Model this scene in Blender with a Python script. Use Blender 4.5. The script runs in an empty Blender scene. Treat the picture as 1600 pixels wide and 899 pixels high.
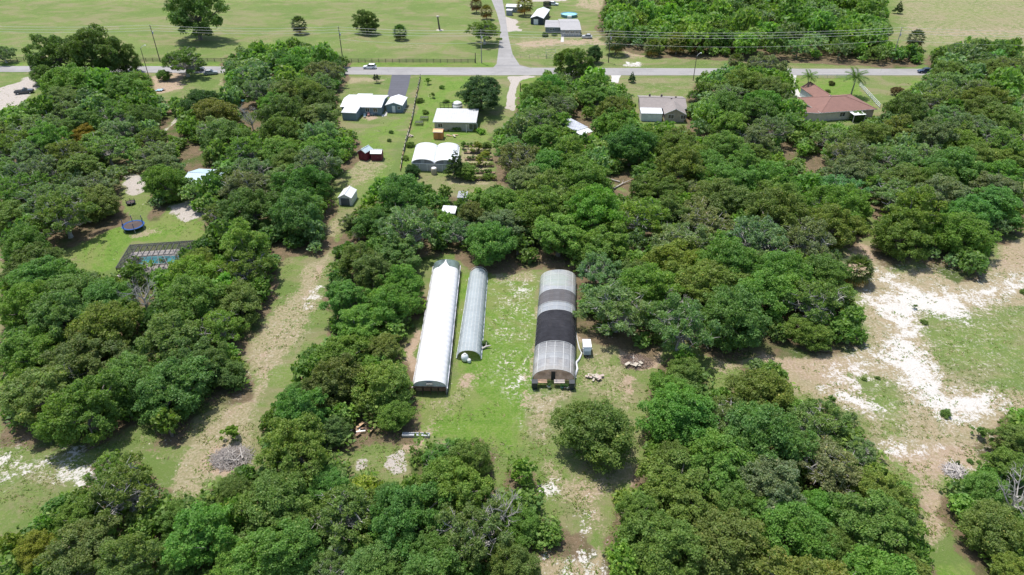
import bpy, math, random
import numpy as np
from mathutils import Vector, Matrix
R = math.radians
S = bpy.context.scene
COL = S.collection
random.seed(7); rng = np.random.default_rng(11)

# ------------------------------------------------------------------ camera
H = 70.0; PITCH = R(34.0); FPX = 1066.7
cam = bpy.data.cameras.new("camera"); cam.lens = 24.0; cam.sensor_width = 36.0
cam.clip_start = 0.5; cam.clip_end = 30000
camo = bpy.data.objects.new("camera", cam); COL.objects.link(camo)
camo.location = (0, 0, H); camo.rotation_euler = (math.pi/2 - PITCH, 0, 0)
S.camera = camo
# ------------------------------------------------------------------ light
SUN_EL = R(71); SX, SY = -0.60, 0.80      # horizontal direction towards the sun
n_ = math.hypot(SX, SY); SX /= n_; SY /= n_
W = bpy.data.worlds.new("World"); S.world = W; W.use_nodes = True
nt = W.node_tree; bg = nt.nodes['Background']
sky = nt.nodes.new('ShaderNodeTexSky'); sky.sky_type = 'NISHITA'; sky.sun_disc = False
sky.sun_elevation = SUN_EL; sky.sun_rotation = math.atan2(SX, SY); sky.air_density = 1.0; sky.dust_density = 1.5
nt.links.new(sky.outputs[0], bg.inputs[0]); bg.inputs[1].default_value = 0.15
sl = bpy.data.lights.new("sun", 'SUN'); sl.energy = 4.2; sl.angle = R(0.6); sl.color = (1.0, 0.965, 0.90)
so = bpy.data.objects.new("sun", sl); COL.objects.link(so); so.location = (0, 0, 200)
d = Vector((-SX*math.cos(SUN_EL), -SY*math.cos(SUN_EL), -math.sin(SUN_EL)))
so.rotation_euler = d.to_track_quat('-Z', 'Y').to_euler()
S.view_settings.view_transform = 'Standard'; S.view_settings.look = 'None'
S.view_settings.exposure = 0.30; S.view_settings.gamma = 1.0
S.cycles.max_bounces = 6; S.cycles.transparent_max_bounces = 12
S.cycles.diffuse_bounces = 4; S.cycles.transmission_bounces = 3

# ------------------------------------------------------------------ plan to ground
CP, SP = math.cos(PITCH), math.sin(PITCH)
def G(px, py, z=0.0):
    """surveyed point of the site (read off the 1600 px photograph) on the level z"""
    x = (px-800)/FPX; v = -(py-449.5)/FPX
    dy = CP + v*SP; dz = -SP + v*CP
    t = (z-H)/dz
    return Vector((x*t, dy*t, z))
def PX(x, y, z):
    dep = y*CP - (z-H)*SP
    u = y*SP + (z-H)*CP
    return 800 + FPX*x/dep, 449.5 - FPX*u/dep, FPX/dep

# ------------------------------------------------------------------ materials
def newmat(name):
    m = bpy.data.materials.new(name); m.use_nodes = True
    return m, m.node_tree.nodes, m.node_tree.links, m.node_tree.nodes['Principled BSDF']
def noise(N, L, scale, detail=4, rough=0.6, vec=None, dist=0.0):
    n = N.new('ShaderNodeTexNoise'); n.inputs['Scale'].default_value = scale
    n.inputs['Detail'].default_value = detail; n.inputs['Roughness'].default_value = rough
    n.inputs['Distortion'].default_value = dist
    if vec: L.new(vec, n.inputs['Vector'])
    return n.outputs['Fac']
def ramp(N, L, src, a, b, ca=(0,0,0,1), cb=(1,1,1,1)):
    r = N.new('ShaderNodeValToRGB'); r.color_ramp.elements[0].position = a; r.color_ramp.elements[1].position = b
    r.color_ramp.elements[0].color = ca; r.color_ramp.elements[1].color = cb
    L.new(src, r.inputs[0]); return r.outputs[0]
def mix(N, L, f, a, b, mode='MIX'):
    m = N.new('ShaderNodeMix'); m.data_type = 'RGBA'; m.blend_type = mode
    for i, s in ((0, f), (6, a), (7, b)):
        if hasattr(s, 'links'): L.new(s, m.inputs[i])
        elif i == 0: m.inputs[0].default_value = s
        else: m.inputs[i].default_value = (*s, 1) if len(s) == 3 else s
    return m.outputs[2]
def math_(N, L, op, a, b=0.0, c=None, clamp=False):
    m = N.new('ShaderNodeMath'); m.operation = op; m.use_clamp = clamp
    for i, s in enumerate((a, b) if c is None else (a, b, c)):
        if hasattr(s, 'links'): L.new(s, m.inputs[i])
        else: m.inputs[i].default_value = s
    return m.outputs[0]
def bump(N, L, src, strength, dist, P):
    b = N.new('ShaderNodeBump'); b.inputs['Strength'].default_value = strength; b.inputs['Distance'].default_value = dist
    L.new(src, b.inputs['Height']); L.new(b.outputs[0], P.inputs['Normal'])
MATS = {}
def plain(name, col, rough=0.6, metal=0.0, var=0.15, scale=1.5, spec=0.4, alpha=1.0, trans=0.0):
    """worn paint or sheet: the colour with dirt and fading at two scales"""
    if name in MATS: return MATS[name]
    m, N, L, P = newmat(name)
    geo = N.new('ShaderNodeNewGeometry')
    n1 = noise(N, L, scale, 5, 0.65, geo.outputs['Position'])
    n2 = noise(N, L, scale*7, 3, 0.6, geo.outputs['Position'])
    s = math_(N, L, 'ADD', math_(N, L, 'MULTIPLY', n1, 0.7), math_(N, L, 'MULTIPLY', n2, 0.3))
    lo = tuple(c*(1-var*1.5) for c in col); hi = tuple(min(1, c*(1+var)) for c in col)
    c = ramp(N, L, s, 0.3, 0.7, (*lo, 1), (*hi, 1))
    L.new(c, P.inputs['Base Color'])
    P.inputs['Roughness'].default_value = rough; P.inputs['Metallic'].default_value = metal
    P.inputs['Specular IOR Level'].default_value = spec
    if alpha < 1:
        out = N['Material Output']; tr = N.new('ShaderNodeBsdfTransparent'); ms = N.new('ShaderNodeMixShader')
        src = P.outputs[0]
        if trans:
            tl = N.new('ShaderNodeBsdfTranslucent'); L.new(c, tl.inputs[0]); m2 = N.new('ShaderNodeMixShader')
            m2.inputs[0].default_value = trans; L.new(P.outputs[0], m2.inputs[1]); L.new(tl.outputs[0], m2.inputs[2]); src = m2.outputs[0]
        ms.inputs[0].default_value = alpha; L.new(tr.outputs[0], ms.inputs[1]); L.new(src, ms.inputs[2])
        L.new(ms.outputs[0], out.inputs[0])
    MATS[name] = m; return m
def seamed(name, col, axis, pitch, rough=0.45, var=0.12, metal=0.0, depth=0.35):
    """roof sheet: standing seams or shingle courses as fine relief"""
    if name in MATS: return MATS[name]
    m, N, L, P = newmat(name)
    geo = N.new('ShaderNodeNewGeometry'); sep = N.new('ShaderNodeSeparateXYZ'); L.new(geo.outputs['Position'], sep.inputs[0])
    v = math_(N, L, 'FRACT', math_(N, L, 'MULTIPLY', sep.outputs[axis], 1/pitch))
    seam = math_(N, L, 'GREATER_THAN', v, 0.86)
    n1 = noise(N, L, 0.9, 5, 0.7, geo.outputs['Position']); n2 = noise(N, L, 6, 3, 0.6, geo.outputs['Position'])
    s = math_(N, L, 'ADD', math_(N, L, 'MULTIPLY', n1, 0.65), math_(N, L, 'MULTIPLY', n2, 0.35))
    c = ramp(N, L, s, 0.3, 0.7, (*[k*(1-var*1.6) for k in col], 1), (*[min(1, k*(1+var)) for k in col], 1))
    c = mix(N, L, math_(N, L, 'MULTIPLY', seam, depth), c, tuple(k*0.6 for k in col))
    L.new(c, P.inputs['Base Color']); bump(N, L, seam, 0.6, 0.03, P)
    P.inputs['Roughness'].default_value = rough; P.inputs['Metallic'].default_value = metal
    MATS[name] = m; return m

def foliage_mat():
    m, N, L, P = newmat("foliage")
    oi = N.new('ShaderNodeObjectInfo'); at = N.new('ShaderNodeAttribute'); at.attribute_name = 'tone'
    c = mix(N, L, 1.0, oi.outputs['Color'], at.outputs['Color'], 'MULTIPLY')
    geo = N.new('ShaderNodeNewGeometry')
    n1 = noise(N, L, 0.22, 3, 0.6, geo.outputs['Position'])
    n2 = noise(N, L, 1.3, 3, 0.6, geo.outputs['Position'])
    c = mix(N, L, ramp(N, L, n1, 0.38, 0.66), c, mix(N, L, 1.0, c, (1.16, 1.05, 0.80), 'MULTIPLY'))
    c = mix(N, L, ramp(N, L, n2, 0.42, 0.68), c, mix(N, L, 1.0, c, (0.92, 0.93, 0.90), 'MULTIPLY'))
    n3 = noise(N, L, 0.055, 4, 0.65, geo.outputs['Position'])
    c = mix(N, L, ramp(N, L, n3, 0.44, 0.62), c, mix(N, L, 1.0, c, (0.88, 0.94, 1.10), 'MULTIPLY'))
    hs = N.new('ShaderNodeHueSaturation'); L.new(c, hs.inputs['Color'])
    L.new(math_(N, L, 'ADD', math_(N, L, 'MULTIPLY', oi.outputs['Random'], 0.02), 0.495), hs.inputs['Hue'])
    L.new(math_(N, L, 'ADD', math_(N, L, 'MULTIPLY', oi.outputs['Random'], 0.22), 0.95), hs.inputs['Value'])
    L.new(hs.outputs[0], P.inputs['Base Color']); P.inputs['Roughness'].default_value = 0.55
    P.inputs['Specular IOR Level'].default_value = 0.3
    tl = N.new('ShaderNodeBsdfTranslucent'); L.new(mix(N, L, 1.0, hs.outputs[0], (1.05, 1.25, 0.5), 'MULTIPLY'), tl.inputs[0])
    ms = N.new('ShaderNodeMixShader'); ms.inputs[0].default_value = 0.45
    L.new(P.outputs[0], ms.inputs[1]); L.new(tl.outputs[0], ms.inputs[2]); L.new(ms.outputs[0], N['Material Output'].inputs[0])
    return m
FOL = foliage_mat()
BARK = plain("bark", (0.23, 0.20, 0.17), 0.9, var=0.35, scale=3)
DEADW = plain("dead_wood", (0.48, 0.44, 0.40), 0.9, var=0.25, scale=3)

# ------------------------------------------------------------------ objects
def tag(o, label=None, cat=None, group=None, kind=None):
    if label: o['label'] = label
    if cat: o['category'] = cat
    if group: o['group'] = group
    if kind: o['kind'] = kind
    return o
def empty(name, loc, label=None, cat=None, group=None, rz=0.0):
    o = bpy.data.objects.new(name, None); COL.objects.link(o)
    o.location = loc; o.rotation_euler = (0, 0, rz); o.empty_display_size = 0.3
    return tag(o, label, cat, group)
def np_mesh(name, v, f, mats, tone=None, midx=None, smooth=False):
    """v (N,3); f (M,k) all faces with k corners"""
    me = bpy.data.meshes.new(name); v = np.asarray(v, np.float32); f = np.asarray(f, np.int32)
    me.vertices.add(len(v)); me.vertices.foreach_set('co', v.ravel())
    k = f.shape[1]; me.loops.add(f.size); me.loops.foreach_set('vertex_index', f.ravel())
    me.polygons.add(len(f)); me.polygons.foreach_set('loop_start', np.arange(0, f.size, k, dtype=np.int32))
    me.polygons.foreach_set('loop_total', np.full(len(f), k, np.int32))
    if midx is not None: me.polygons.foreach_set('material_index', np.asarray(midx, np.int32))
    me.polygons.foreach_set('use_smooth', np.full(len(f), smooth, bool))
    me.update(calc_edges=True)
    if tone is not None:
        a = me.color_attributes.new('tone', 'FLOAT_COLOR', 'CORNER')
        c = np.ones((len(f), 4), np.float32); c[:, :3] = tone
        a.data.foreach_set('color', np.repeat(c, k, axis=0).ravel())
    for m in mats: me.materials.append(m)
    return me
def link(name, me, parent=None, loc=None, color=None):
    o = bpy.data.objects.new(name, me); COL.objects.link(o)
    if parent: o.parent = parent
    if loc is not None: o.location = loc
    if color is not None: o.color = (*color, 1)
    return o
class MB:
    """collects simple shapes, then links them as one mesh object"""
    def __init__(s): s.v = []; s.f = []
    def quad(s, *p):
        b = len(s.v); s.v += [tuple(q) for q in p]; s.f.append(tuple(range(b, b+len(p)))); return s
    def box(s, x0, x1, y0, y1, z0, z1, M=None):
        p = [(x, y, z) for z in (z0, z1) for x, y in ((x0, y0), (x1, y0), (x1, y1), (x0, y1))]
        return s.hexa(p, M)
    def hexa(s, p, M=None):
        if M is not None: p = [tuple(M @ Vector(q)) for q in p]
        b = len(s.v); s.v += [tuple(q) for q in p]
        s.f += [(b, b+3, b+2, b+1), (b+4, b+5, b+6, b+7), (b, b+1, b+5, b+4), (b+1, b+2, b+6, b+5), (b+2, b+3, b+7, b+6), (b+3, b, b+4, b+7)]
        return s
    def bar(s, a, b, w, h=None):
        """square bar between two points"""
        a = Vector(a); b = Vector(b); h = h or w; d = (b-a).normalized()
        u = d.cross(Vector((0, 0, 1)))
        if u.length < 1e-3: u = Vector((1, 0, 0))
        u.normalize(); t = u.cross(d).normalized(); u = u*w/2; t = t*h/2
        return s.hexa([a-u-t, a+u-t, b+u-t, b-u-t, a-u+t, a+u+t, b+u+t, b-u+t])
    def tube(s, pts, rad, n=6, cap=True):
        rings = []
        pts = [Vector(p) for p in pts]
        for i, p in enumerate(pts):
            d = (pts[min(i+1, len(pts)-1)]-pts[max(i-1, 0)]).normalized()
            u = d.cross(Vector((0, 1, 0.01)));
            if u.length < 1e-3: u = d.cross(Vector((1, 0, 0)))
            u.normalize(); t = d.cross(u)
            r = rad[i] if hasattr(rad, '__len__') else rad
            b = len(s.v); rings.append(b)
            for k in range(n):
                a = 2*math.pi*k/n; s.v.append(tuple(p+u*(r*math.cos(a))+t*(r*math.sin(a))))
        for i in range(len(pts)-1):
            for k in range(n):
                a, b = rings[i], rings[i+1]; k2 = (k+1) % n
                s.f.append((a+k, a+k2, b+k2, b+k))
        if cap:
            s.f.append(tuple(rings[0]+k for k in range(n))[::-1]); s.f.append(tuple(rings[-1]+k for k in range(n)))
        return s
    def lathe(s, c, prof, n=16):
        """prof: list of (radius, z) about a vertical axis at c"""
        b = len(s.v)
        for r, z in prof:
            for k in range(n):
                a = 2*math.pi*k/n; s.v.append((c[0]+r*math.cos(a), c[1]+r*math.sin(a), c[2]+z))
        for i in range(len(prof)-1):
            for k in range(n):
                k2 = (k+1) % n; s.f.append((b+i*n+k, b+i*n+k2, b+(i+1)*n+k2, b+(i+1)*n+k))
        s.f.append(tuple(b+(len(prof)-1)*n+k for k in range(n))); s.f.append(tuple(b+k for k in range(n))[::-1])
        return s
    def slab(s, pts, z0, z1):
        """vertical prism over a plan outline"""
        n = len(pts); b = len(s.v)
        s.v += [(p[0], p[1], z0) for p in pts] + [(p[0], p[1], z1) for p in pts]
        s.f.append(tuple(range(b, b+n))[::-1]); s.f.append(tuple(range(b+n, b+2*n)))
        for i in range(n):
            j = (i+1) % n; s.f.append((b+i, b+j, b+n+j, b+n+i))
        return s
    def sheet(s, P, t):
        """a quad or triangle given thickness downwards"""
        n = len(P); b = len(s.v); P = [Vector(p) for p in P]
        nn = (P[1]-P[0]).cross(P[-1]-P[0]).normalized()
        if nn.z < 0: P = P[::-1]; nn = -nn
        s.v += [tuple(p) for p in P] + [tuple(p-nn*t) for p in P]
        s.f.append(tuple(range(b, b+n))); s.f.append(tuple(range(b+n, b+2*n))[::-1])
        for i in range(n):
            j = (i+1) % n; s.f.append((b+j, b+i, b+n+i, b+n+j))
        return s
    def build(s, name, mat, parent=None, smooth=False):
        me = bpy.data.meshes.new(name)
        off = parent.matrix_basis.translation if (parent is not None and parent.parent is None) else (
              parent.parent.matrix_basis.translation if parent is not None else Vector((0, 0, 0)))
        if getattr(s, 'local', False): off = Vector((0, 0, 0))
        me.from_pydata([(x-off[0], y-off[1], z-off[2]) for x, y, z in s.v], [], s.f)
        if smooth: me.polygons.foreach_set('use_smooth', [True]*len(me.polygons))
        me.materials.append(mat); me.update()
        return link(name, me, parent)
def LB():
    m = MB(); m.local = True; return m

# ------------------------------------------------------------------ ground
def inpoly_sd(X, Y, poly):
    """signed distance, positive inside"""
    P = np.array(poly, float); n = len(P); dmin = np.full(X.shape, 1e9); ins = np.zeros(X.shape, bool)
    for i in range(n):
        a = P[i]; b = P[(i+1) % n]; e = b-a; wx = X-a[0]; wy = Y-a[1]
        t = np.clip((wx*e[0]+wy*e[1])/(e @ e+1e-12), 0, 1)
        dmin = np.minimum(dmin, (wx-t*e[0])**2+(wy-t*e[1])**2)
        c = (a[1] > Y) != (b[1] > Y)
        ins ^= c & (X < (b[0]-a[0])*(Y-a[1])/(b[1]-a[1]+1e-12)+a[0])
    return np.where(ins, 1, -1)*np.sqrt(dmin)
# canopy outlines of the woods, read at crown level
WOODS = {
 'left': [(0,372),(60,374),(105,402),(150,430),(186,422),(206,404),(250,402),(284,392),(292,376),(335,366),(400,372),(438,385),(440,430),(420,480),(392,515),(374,545),(396,580),(394,612),(345,625),(305,645),(285,690),(250,690),(225,652),(180,672),(150,695),(100,692),(40,690),(0,672)],
 'centre_left': [(345,85),(400,70),(470,64),(545,92),(540,125),(524,150),(532,190),(560,212),(556,245),(536,262),(520,290),(524,325),(500,350),(528,372),(500,400),(440,385),(400,370),(335,372),(318,345),(330,300),(345,262),(318,225),(330,190),(350,140)],
 'far_left': [(-20,185),(30,152),(100,150),(160,168),(235,165),(262,158),(262,175),(250,205),(262,225),(262,272),(200,272),(190,300),(192,325),(200,340),(165,348),(120,372),(98,385),(50,372),(-20,368)],
 'road_left': [(60,155),(62,112),(236,112),(242,148),(262,152),(310,145),(345,148),(352,195),(300,200),(262,200),(240,208),(60,200)],
 'drive_left': [(240,205),(262,190),(300,170),(350,160),(350,262),(240,262)],
 'house_left': [(215,255),(262,235),(350,235),(350,345),(325,352),(290,325),(262,318),(235,338),(222,330),(232,300)],
 'middle': [(545,335),(575,292),(625,268),(690,296),(745,302),(772,285),(790,330),(800,415),(745,418),(722,398),(705,385),(680,398),(640,402),(560,380),(528,372)],
 'strip': [(518,385),(560,378),(600,385),(640,400),(664,430),(666,478),(650,505),(632,540),(638,580),(655,640),(645,680),(600,688),(555,700),(500,712),(440,722),(405,702),(402,660),(445,600),(462,560),(512,520),(505,470)],
 'behind_lawn': [(772,245),(768,205),(802,182),(806,150),(825,128),(850,114),(890,106),(890,190),(893,222),(930,232),(935,270),(1000,300),(1010,360),(985,420),(930,430),(905,445),(888,418),(850,412),(800,415),(785,330)],
 'right': [(884,112),(915,110),(955,118),(985,142),(1002,190),(1075,195),(1100,225),(1180,240),(1260,270),(1330,300),(1370,350),(1345,370),(1312,395),(1325,440),(1345,485),(1362,522),(1340,545),(1270,554),(1225,546),(1190,530),(1150,555),(1110,552),(1060,520),(1020,552),(985,540),(958,532),(925,532),(905,505),(902,450),(930,425),(985,400),(1000,300),(935,270),(890,225)],
 'road_right': [(1074,195),(1078,150),(1088,122),(1110,106),(1160,98),(1232,100),(1240,130),(1250,160),(1262,190),(1340,188),(1375,175),(1388,155),(1412,140),(1448,110),(1452,80),(1500,64),(1600,60),(1600,270),(1500,262),(1400,270),(1330,300),(1260,270),(1180,240),(1100,225)],
 'far_right': [(1600,262),(1600,362),(1555,375),(1540,405),(1542,432),(1500,436),(1470,412),(1430,398),(1405,422),(1380,410),(1362,380),(1372,340),(1335,300),(1400,268),(1500,262)],
 'front_left': [(0,832),(40,828),(66,792),(98,766),(130,752),(142,715),(200,704),(255,750),(270,785),(300,785),(312,765),(345,742),(400,722),(450,728),(530,712),(552,735),(580,742),(600,752),(640,748),(628,705),(645,688),(685,690),(740,682),(772,702),(776,760),(792,720),(822,708),(846,745),(850,765),(842,792),(870,802),(895,822),(930,858),(880,862),(840,866),(845,930),(-20,930)],
 'front_right': [(950,775),(956,758),(988,758),(1002,740),(1005,705),(1002,650),(1005,595),(1030,562),(1060,545),(1100,560),(1115,592),(1140,600),(1172,562),(1220,572),(1240,602),(1242,626),(1290,618),(1340,650),(1362,690),(1402,735),(1432,760),(1442,800),(1442,842),(1470,855),(1450,930),(960,930),(942,870),(960,822)],
 'right_edge': [(1620,620),(1572,640),(1560,662),(1546,680),(1530,690),(1548,715),(1520,740),(1484,765),(1478,800),(1495,845),(1530,882),(1560,930),(1620,930)],
 'back_right': [(938,15),(950,-25),(1380,-25),(1390,40),(1396,90),(1350,96),(1280,93),(1200,92),(1110,88),(1020,84),(985,76),(945,62),(930,42)],
 'verge_right': [(1340,82),(1395,70),(1440,76),(1442,98),(1380,100),(1345,96)],
}
def GP(poly, z=0): return [tuple(G(x, y, z)[:2]) for x, y in poly]
def axis(lims):
    out = []
    for a, b, s in lims: out += list(np.arange(a, b, s))
    return np.array(sorted(out+[lims[-1][1]]))
gx = axis([(-9000,-3000,1500),(-3000,-800,250),(-800,-260,40),(-260,-130,3.0),(-130,130,0.8),(130,260,3.0),(260,800,40),(800,3000,250),(3000,9000,1500)])
gy = axis([(-600,0,60),(0,36,4),(36,150,0.8),(150,330,1.8),(330,480,6),(480,1500,80),(1500,12000,1000)])
X, Y = np.meshgrid(gx, gy); shp = X.shape
# gentle unevenness, flat to a few centimetres
def vnoise(X, Y, sc, seed):
    r = np.random.default_rng(seed); t = r.random((256, 256))
    x = X/sc; y = Y/sc; i = np.floor(x).astype(int); j = np.floor(y).astype(int); u = x-i; v = y-j
    u = u*u*(3-2*u); v = v*v*(3-2*v)
    g = lambda a, b: t[a % 256, b % 256]
    return (g(i,j)*(1-u)+g(i+1,j)*u)*(1-v)+(g(i,j+1)*(1-u)+g(i+1,j+1)*u)*v
Z = (vnoise(X, Y, 9, 1)-1.0)*0.03
wob = (vnoise(X, Y, 5, 2)-.5)*2.6+(vnoise(X, Y, 1.7, 3)-.5)*1.1
LAY = {k: np.zeros(shp) for k in ('lush','tan','sand','litter','bare','gravel','dark','fleck')}
def paint(layer, poly, val=1.0, soft=1.2, z=0, mode='max', px=True):
    P = GP(poly, z) if px else poly
    xs = [p[0] for p in P]; ys = [p[1] for p in P]
    m = (X > min(xs)-8) & (X < max(xs)+8) & (Y > min(ys)-8) & (Y < max(ys)+8)
    sd = inpoly_sd(X[m], Y[m], P)+wob[m]*(0.5 if soft < 1 else 1)
    w = np.clip(sd/soft*.5+.5, 0, 1)
    L_ = LAY[layer]
    if mode == 'max': L_[m] = np.maximum(L_[m], w*val)
    else: L_[m] = L_[m]*(1-w)+w*val
# --- farther fields
for bx, by, bw, bh, v_ in ((640,72,50,9,.5),(560,60,40,8,.4),(330,45,60,10,.42),(700,55,60,8,.35),(150,20,80,5,.35),(430,18,60,5,.32),(600,10,70,5,.36),(250,70,50,5,.36),(850,78,45,8,.45),(1500,48,70,10,.5),(1560,15,40,6,.4),(480,85,60,5,.35),(60,45,40,7,.3),(690,18,40,6,.3)):
    paint('tan', [(bx+bw*math.cos(k*.7), by+bh*math.sin(k*.7)) for k in range(9)], v_, 9)
paint('lush', [(-200,-40),(560,-40),(760,-30),(765,96),(600,97),(-200,96)], .34, 8)
paint('lush', [(-200,98),(778,98),(776,105),(-200,104)], .8, .6)
paint('lush', [(640,120),(780,120),(760,150),(700,170),(650,215),(640,250),(628,270),(632,235),(650,180),(656,125)], .95, 1)
paint('lush', [(700,195),(765,200),(765,222),(640,222),(650,200)], .95, 1)
paint('lush', [(560,200),(640,180),(630,225),(600,290),(560,290),(550,250)], .5, 2)
paint('tan', [(538,255),(560,240),(600,240),(610,262),(560,295),(535,300)], .55, 2)
paint('tan', [(545,122),(608,122),(606,128),(545,132)], .7, 1)
paint('tan', [(720,228),(765,225),(770,290),(700,290)], .62, 1.5)
paint('bare', [(564,182),(590,178),(597,184),(575,192)], .8, 1)
paint('tan', [(800,55),(935,50),(935,95),(860,96),(800,92)], .42, 4)
paint('bare', [(800,66),(835,62),(870,60),(930,62),(920,72),(870,72),(810,78)], .62, 3)
paint('bare', [(905,60),(935,55),(938,20),(890,10),(905,0),(960,-10),(960,75),(915,72)], .55, 2)
paint('gravel', [(786,24),(808,30),(812,48),(790,52)], .9, 1.5)
paint('gravel', [(810,-20),(940,-20),(930,-2),(815,4)], .9, 1.5)
paint('bare', [(972,66),(1080,72),(1080,84),(1040,88),(980,94),(965,80)], .6, 2.5)
paint('sand', [(976,96),(1004,96),(1002,104),(978,104)], .62, 1)
paint('tan', [(930,86),(1440,88),(1440,97),(930,95)], .35, 2)
paint('tan', [(1380,-30),(1700,-30),(1700,80),(1440,76),(1395,60)], .5, 8)
paint('bare', [(1395,20),(1440,40),(1600,40),(1700,30),(1700,62),(1480,62),(1400,50)], .45, 6)
paint('lush', [(1440,0),(1520,5),(1590,20),(1560,32),(1450,25)], .5, 4)
paint('lush', [(812,122),(850,120),(850,160),(806,170)], .9, 1)
paint('lush', [(1242,122),(1340,121),(1345,140),(1370,166),(1400,160),(1420,125),(1640,120),(1640,135),(1400,150),(1375,170),(1240,170)], .8, 1)
paint('tan', [(985,122),(1105,122),(1095,150),(990,150)], .35, 2)
paint('gravel', [(792,119),(850,118),(815,124),(807,136),(804,150),(804,172),(792,170),(792,150),(798,132)], 1, .5)
# left drive and lot
paint('gravel', [(-60,152),(20,132),(48,120),(60,135),(45,152),(20,190),(-60,215)], 1, 1.5)
paint('bare', [(228,122),(270,108),(300,112),(280,140),(240,148)], .7, 1)
paint('tan', [(340,122),(370,118),(372,150),(350,160)], .6, 1)
paint('gravel', [(240,212),(262,196),(275,182),(282,178),(276,192),(258,208),(246,216)], .9, .8)
paint('lush', [(262,222),(300,224),(330,232),(330,262),(285,262),(262,248)], .8, 1.5)
paint('gravel', [(190,275),(215,268),(232,285),(225,305),(205,310),(188,305)], .75, 1.5)
paint('gravel', [(262,322),(310,308),(350,310),(335,335),(290,345),(268,334)], .7, 1.2)
paint('tan', [(110,330),(190,310),(215,345),(150,370),(110,365)], .5, 2)
paint('lush', [(95,395),(130,372),(185,345),(215,350),(262,335),(320,345),(330,372),(290,378),(205,378),(182,420),(150,430)], .95, 1.2)
paint('tan', [(192,370),(225,360),(250,362),(215,374)], .65, 1.2)
# strip between the woods
paint('tan', [(548,330),(525,375),(530,400),(505,430),(505,480),(455,560),(405,640),(405,700),(300,782),(250,775),(262,725),(290,690),(340,640),(392,600),(372,545),(425,480),(470,420),(500,395),(510,350)], .62, 1.5)
paint('bare', [(525,395),(505,440),(470,490),(455,490),(478,440),(510,400)], .62, 1.5)
paint('sand', [(492,440),(510,445),(490,475),(465,492),(470,470)], .5, 1.5)
paint('bare', [(400,560),(450,560),(410,625),(300,700),(340,650),(392,610)], .58, 2)
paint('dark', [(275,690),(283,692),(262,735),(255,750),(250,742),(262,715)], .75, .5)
paint('bare', [(246,715),(262,705),(256,745),(262,775),(250,775)], .65, .8)
paint('lush', [(420,500),(450,500),(430,540),(390,560),(395,520)], .4, 2)
paint('bare', [(330,700),(390,690),(402,720),(365,745),(325,738)], .8, 1.2)
# bottom left lawn
paint('lush', [(-80,650),(260,650),(270,700),(140,720),(60,800),(-80,840)], .33, 3)
paint('tan', [(150,660),(270,660),(262,730),(200,705),(60,700)], .42, 3)
paint('sand', [(70,722),(140,725),(140,758),(85,752),(72,740),(20,738),(18,728)], .56, 1.6)
paint('sand', [(108,708),(135,700),(128,722),(108,722)], .5, 1)
paint('sand', [(-40,710),(12,712),(10,724),(-40,724)], .5, 1)
paint('tan', [(-40,700),(140,705),(140,760),(60,770),(-40,735)], .4, 2)
# lawn between the tunnels
paint('lush', [(704,430),(740,430),(842,420),(838,600),(822,640),(828,680),(800,705),(740,690),(700,620),(655,620),(655,680),(740,700),(700,625),(712,570)], .92, 1.2)
paint('lush', [(655,620),(820,620),(830,700),(690,690)], .8, 1.5)
paint('tan', [(762,425),(840,415),(842,445),(800,440),(765,448)], .55, 1)
paint('sand', [(795,440),(838,440),(836,470),(812,470),(806,500),(800,510),(795,500),(790,470)], .40, 1.0)
paint('fleck', [(764,440),(842,430),(836,560),(828,610),(800,625),(775,600),(780,545),(764,500)], .95, 2)
paint('fleck', [(820,600),(880,620),(860,700),(820,680)], .6, 2)
paint('fleck', [(-40,700),(150,700),(150,765),(-40,750)], .8, 2)
paint('fleck', [(520,400),(480,520),(400,640),(300,780),(250,770),(330,650),(420,500)], .35, 3)
paint('fleck', [(1250,560),(1360,380),(1600,420),(1600,660),(1540,760),(1400,720),(1340,640)], .55, 3)
paint('tan', [(655,620),(700,622),(745,560),(770,585),(752,620),(710,640),(690,690),(650,700)], .42, 1.5)
paint('bare', [(712,585),(742,580),(738,600),(724,612),(714,606)], .6, .7)
paint('tan', [(704,440),(716,440),(708,560),(697,612)], .5, .6)
paint('bare', [(628,540),(650,500),(660,520),(645,600),(640,625),(628,590)], .85, .8)
paint('tan', [(836,450),(846,450),(836,590),(828,590)], .6, .5)
paint('sand', [(800,595),(830,585),(828,606),(802,612)], .30, 1)
paint('bare', [(820,590),(832,600),(828,640),(812,660),(806,635)], .55, 1)
paint('tan', [(822,610),(890,612),(880,640),(865,690),(880,740),(960,745),(955,840),(880,790),(848,752),(840,700),(815,660)], .65, 1.5)
paint('sand', [(836,625),(870,620),(865,655),(850,668),(836,650)], .42, 1.2)
paint('sand', [(840,758),(862,748),(880,762),(870,778),(848,780)], .66, 1)
paint('sand', [(898,772),(935,765),(940,800),(928,830),(900,820)], .47, 1.5)
paint('bare', [(880,740),(955,745),(955,840),(920,838),(890,800)], .5, 1.5)
paint('tan', [(830,862),(955,862),(965,940),(825,940)], .9, 1.5)
paint('sand', [(845,870),(950,866),(955,940),(840,940)], .44, 1.5)
paint('lush', [(905,540),(1000,560),(990,600),(900,605)], .38, 1.5)
paint('tan', [(900,535),(950,535),(1002,600),(1005,700),(985,760),(950,755),(985,700),(960,625),(900,612)], .5, 1.2)
paint('bare', [(965,580),(1000,585),(1003,625),(985,632),(965,612)], .62, 1)
paint('bare', [(900,430),(912,430),(910,545),(902,545)], .85, .6)
paint('bare', [(965,532),(1040,545),(1030,580),(985,580),(962,560)], .85, 1)
paint('bare', [(990,740),(1006,735),(1004,762),(985,762)], .85, .8)
paint('gravel', [(556,714),(572,712),(574,728),(560,734)], 1, .7)
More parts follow.
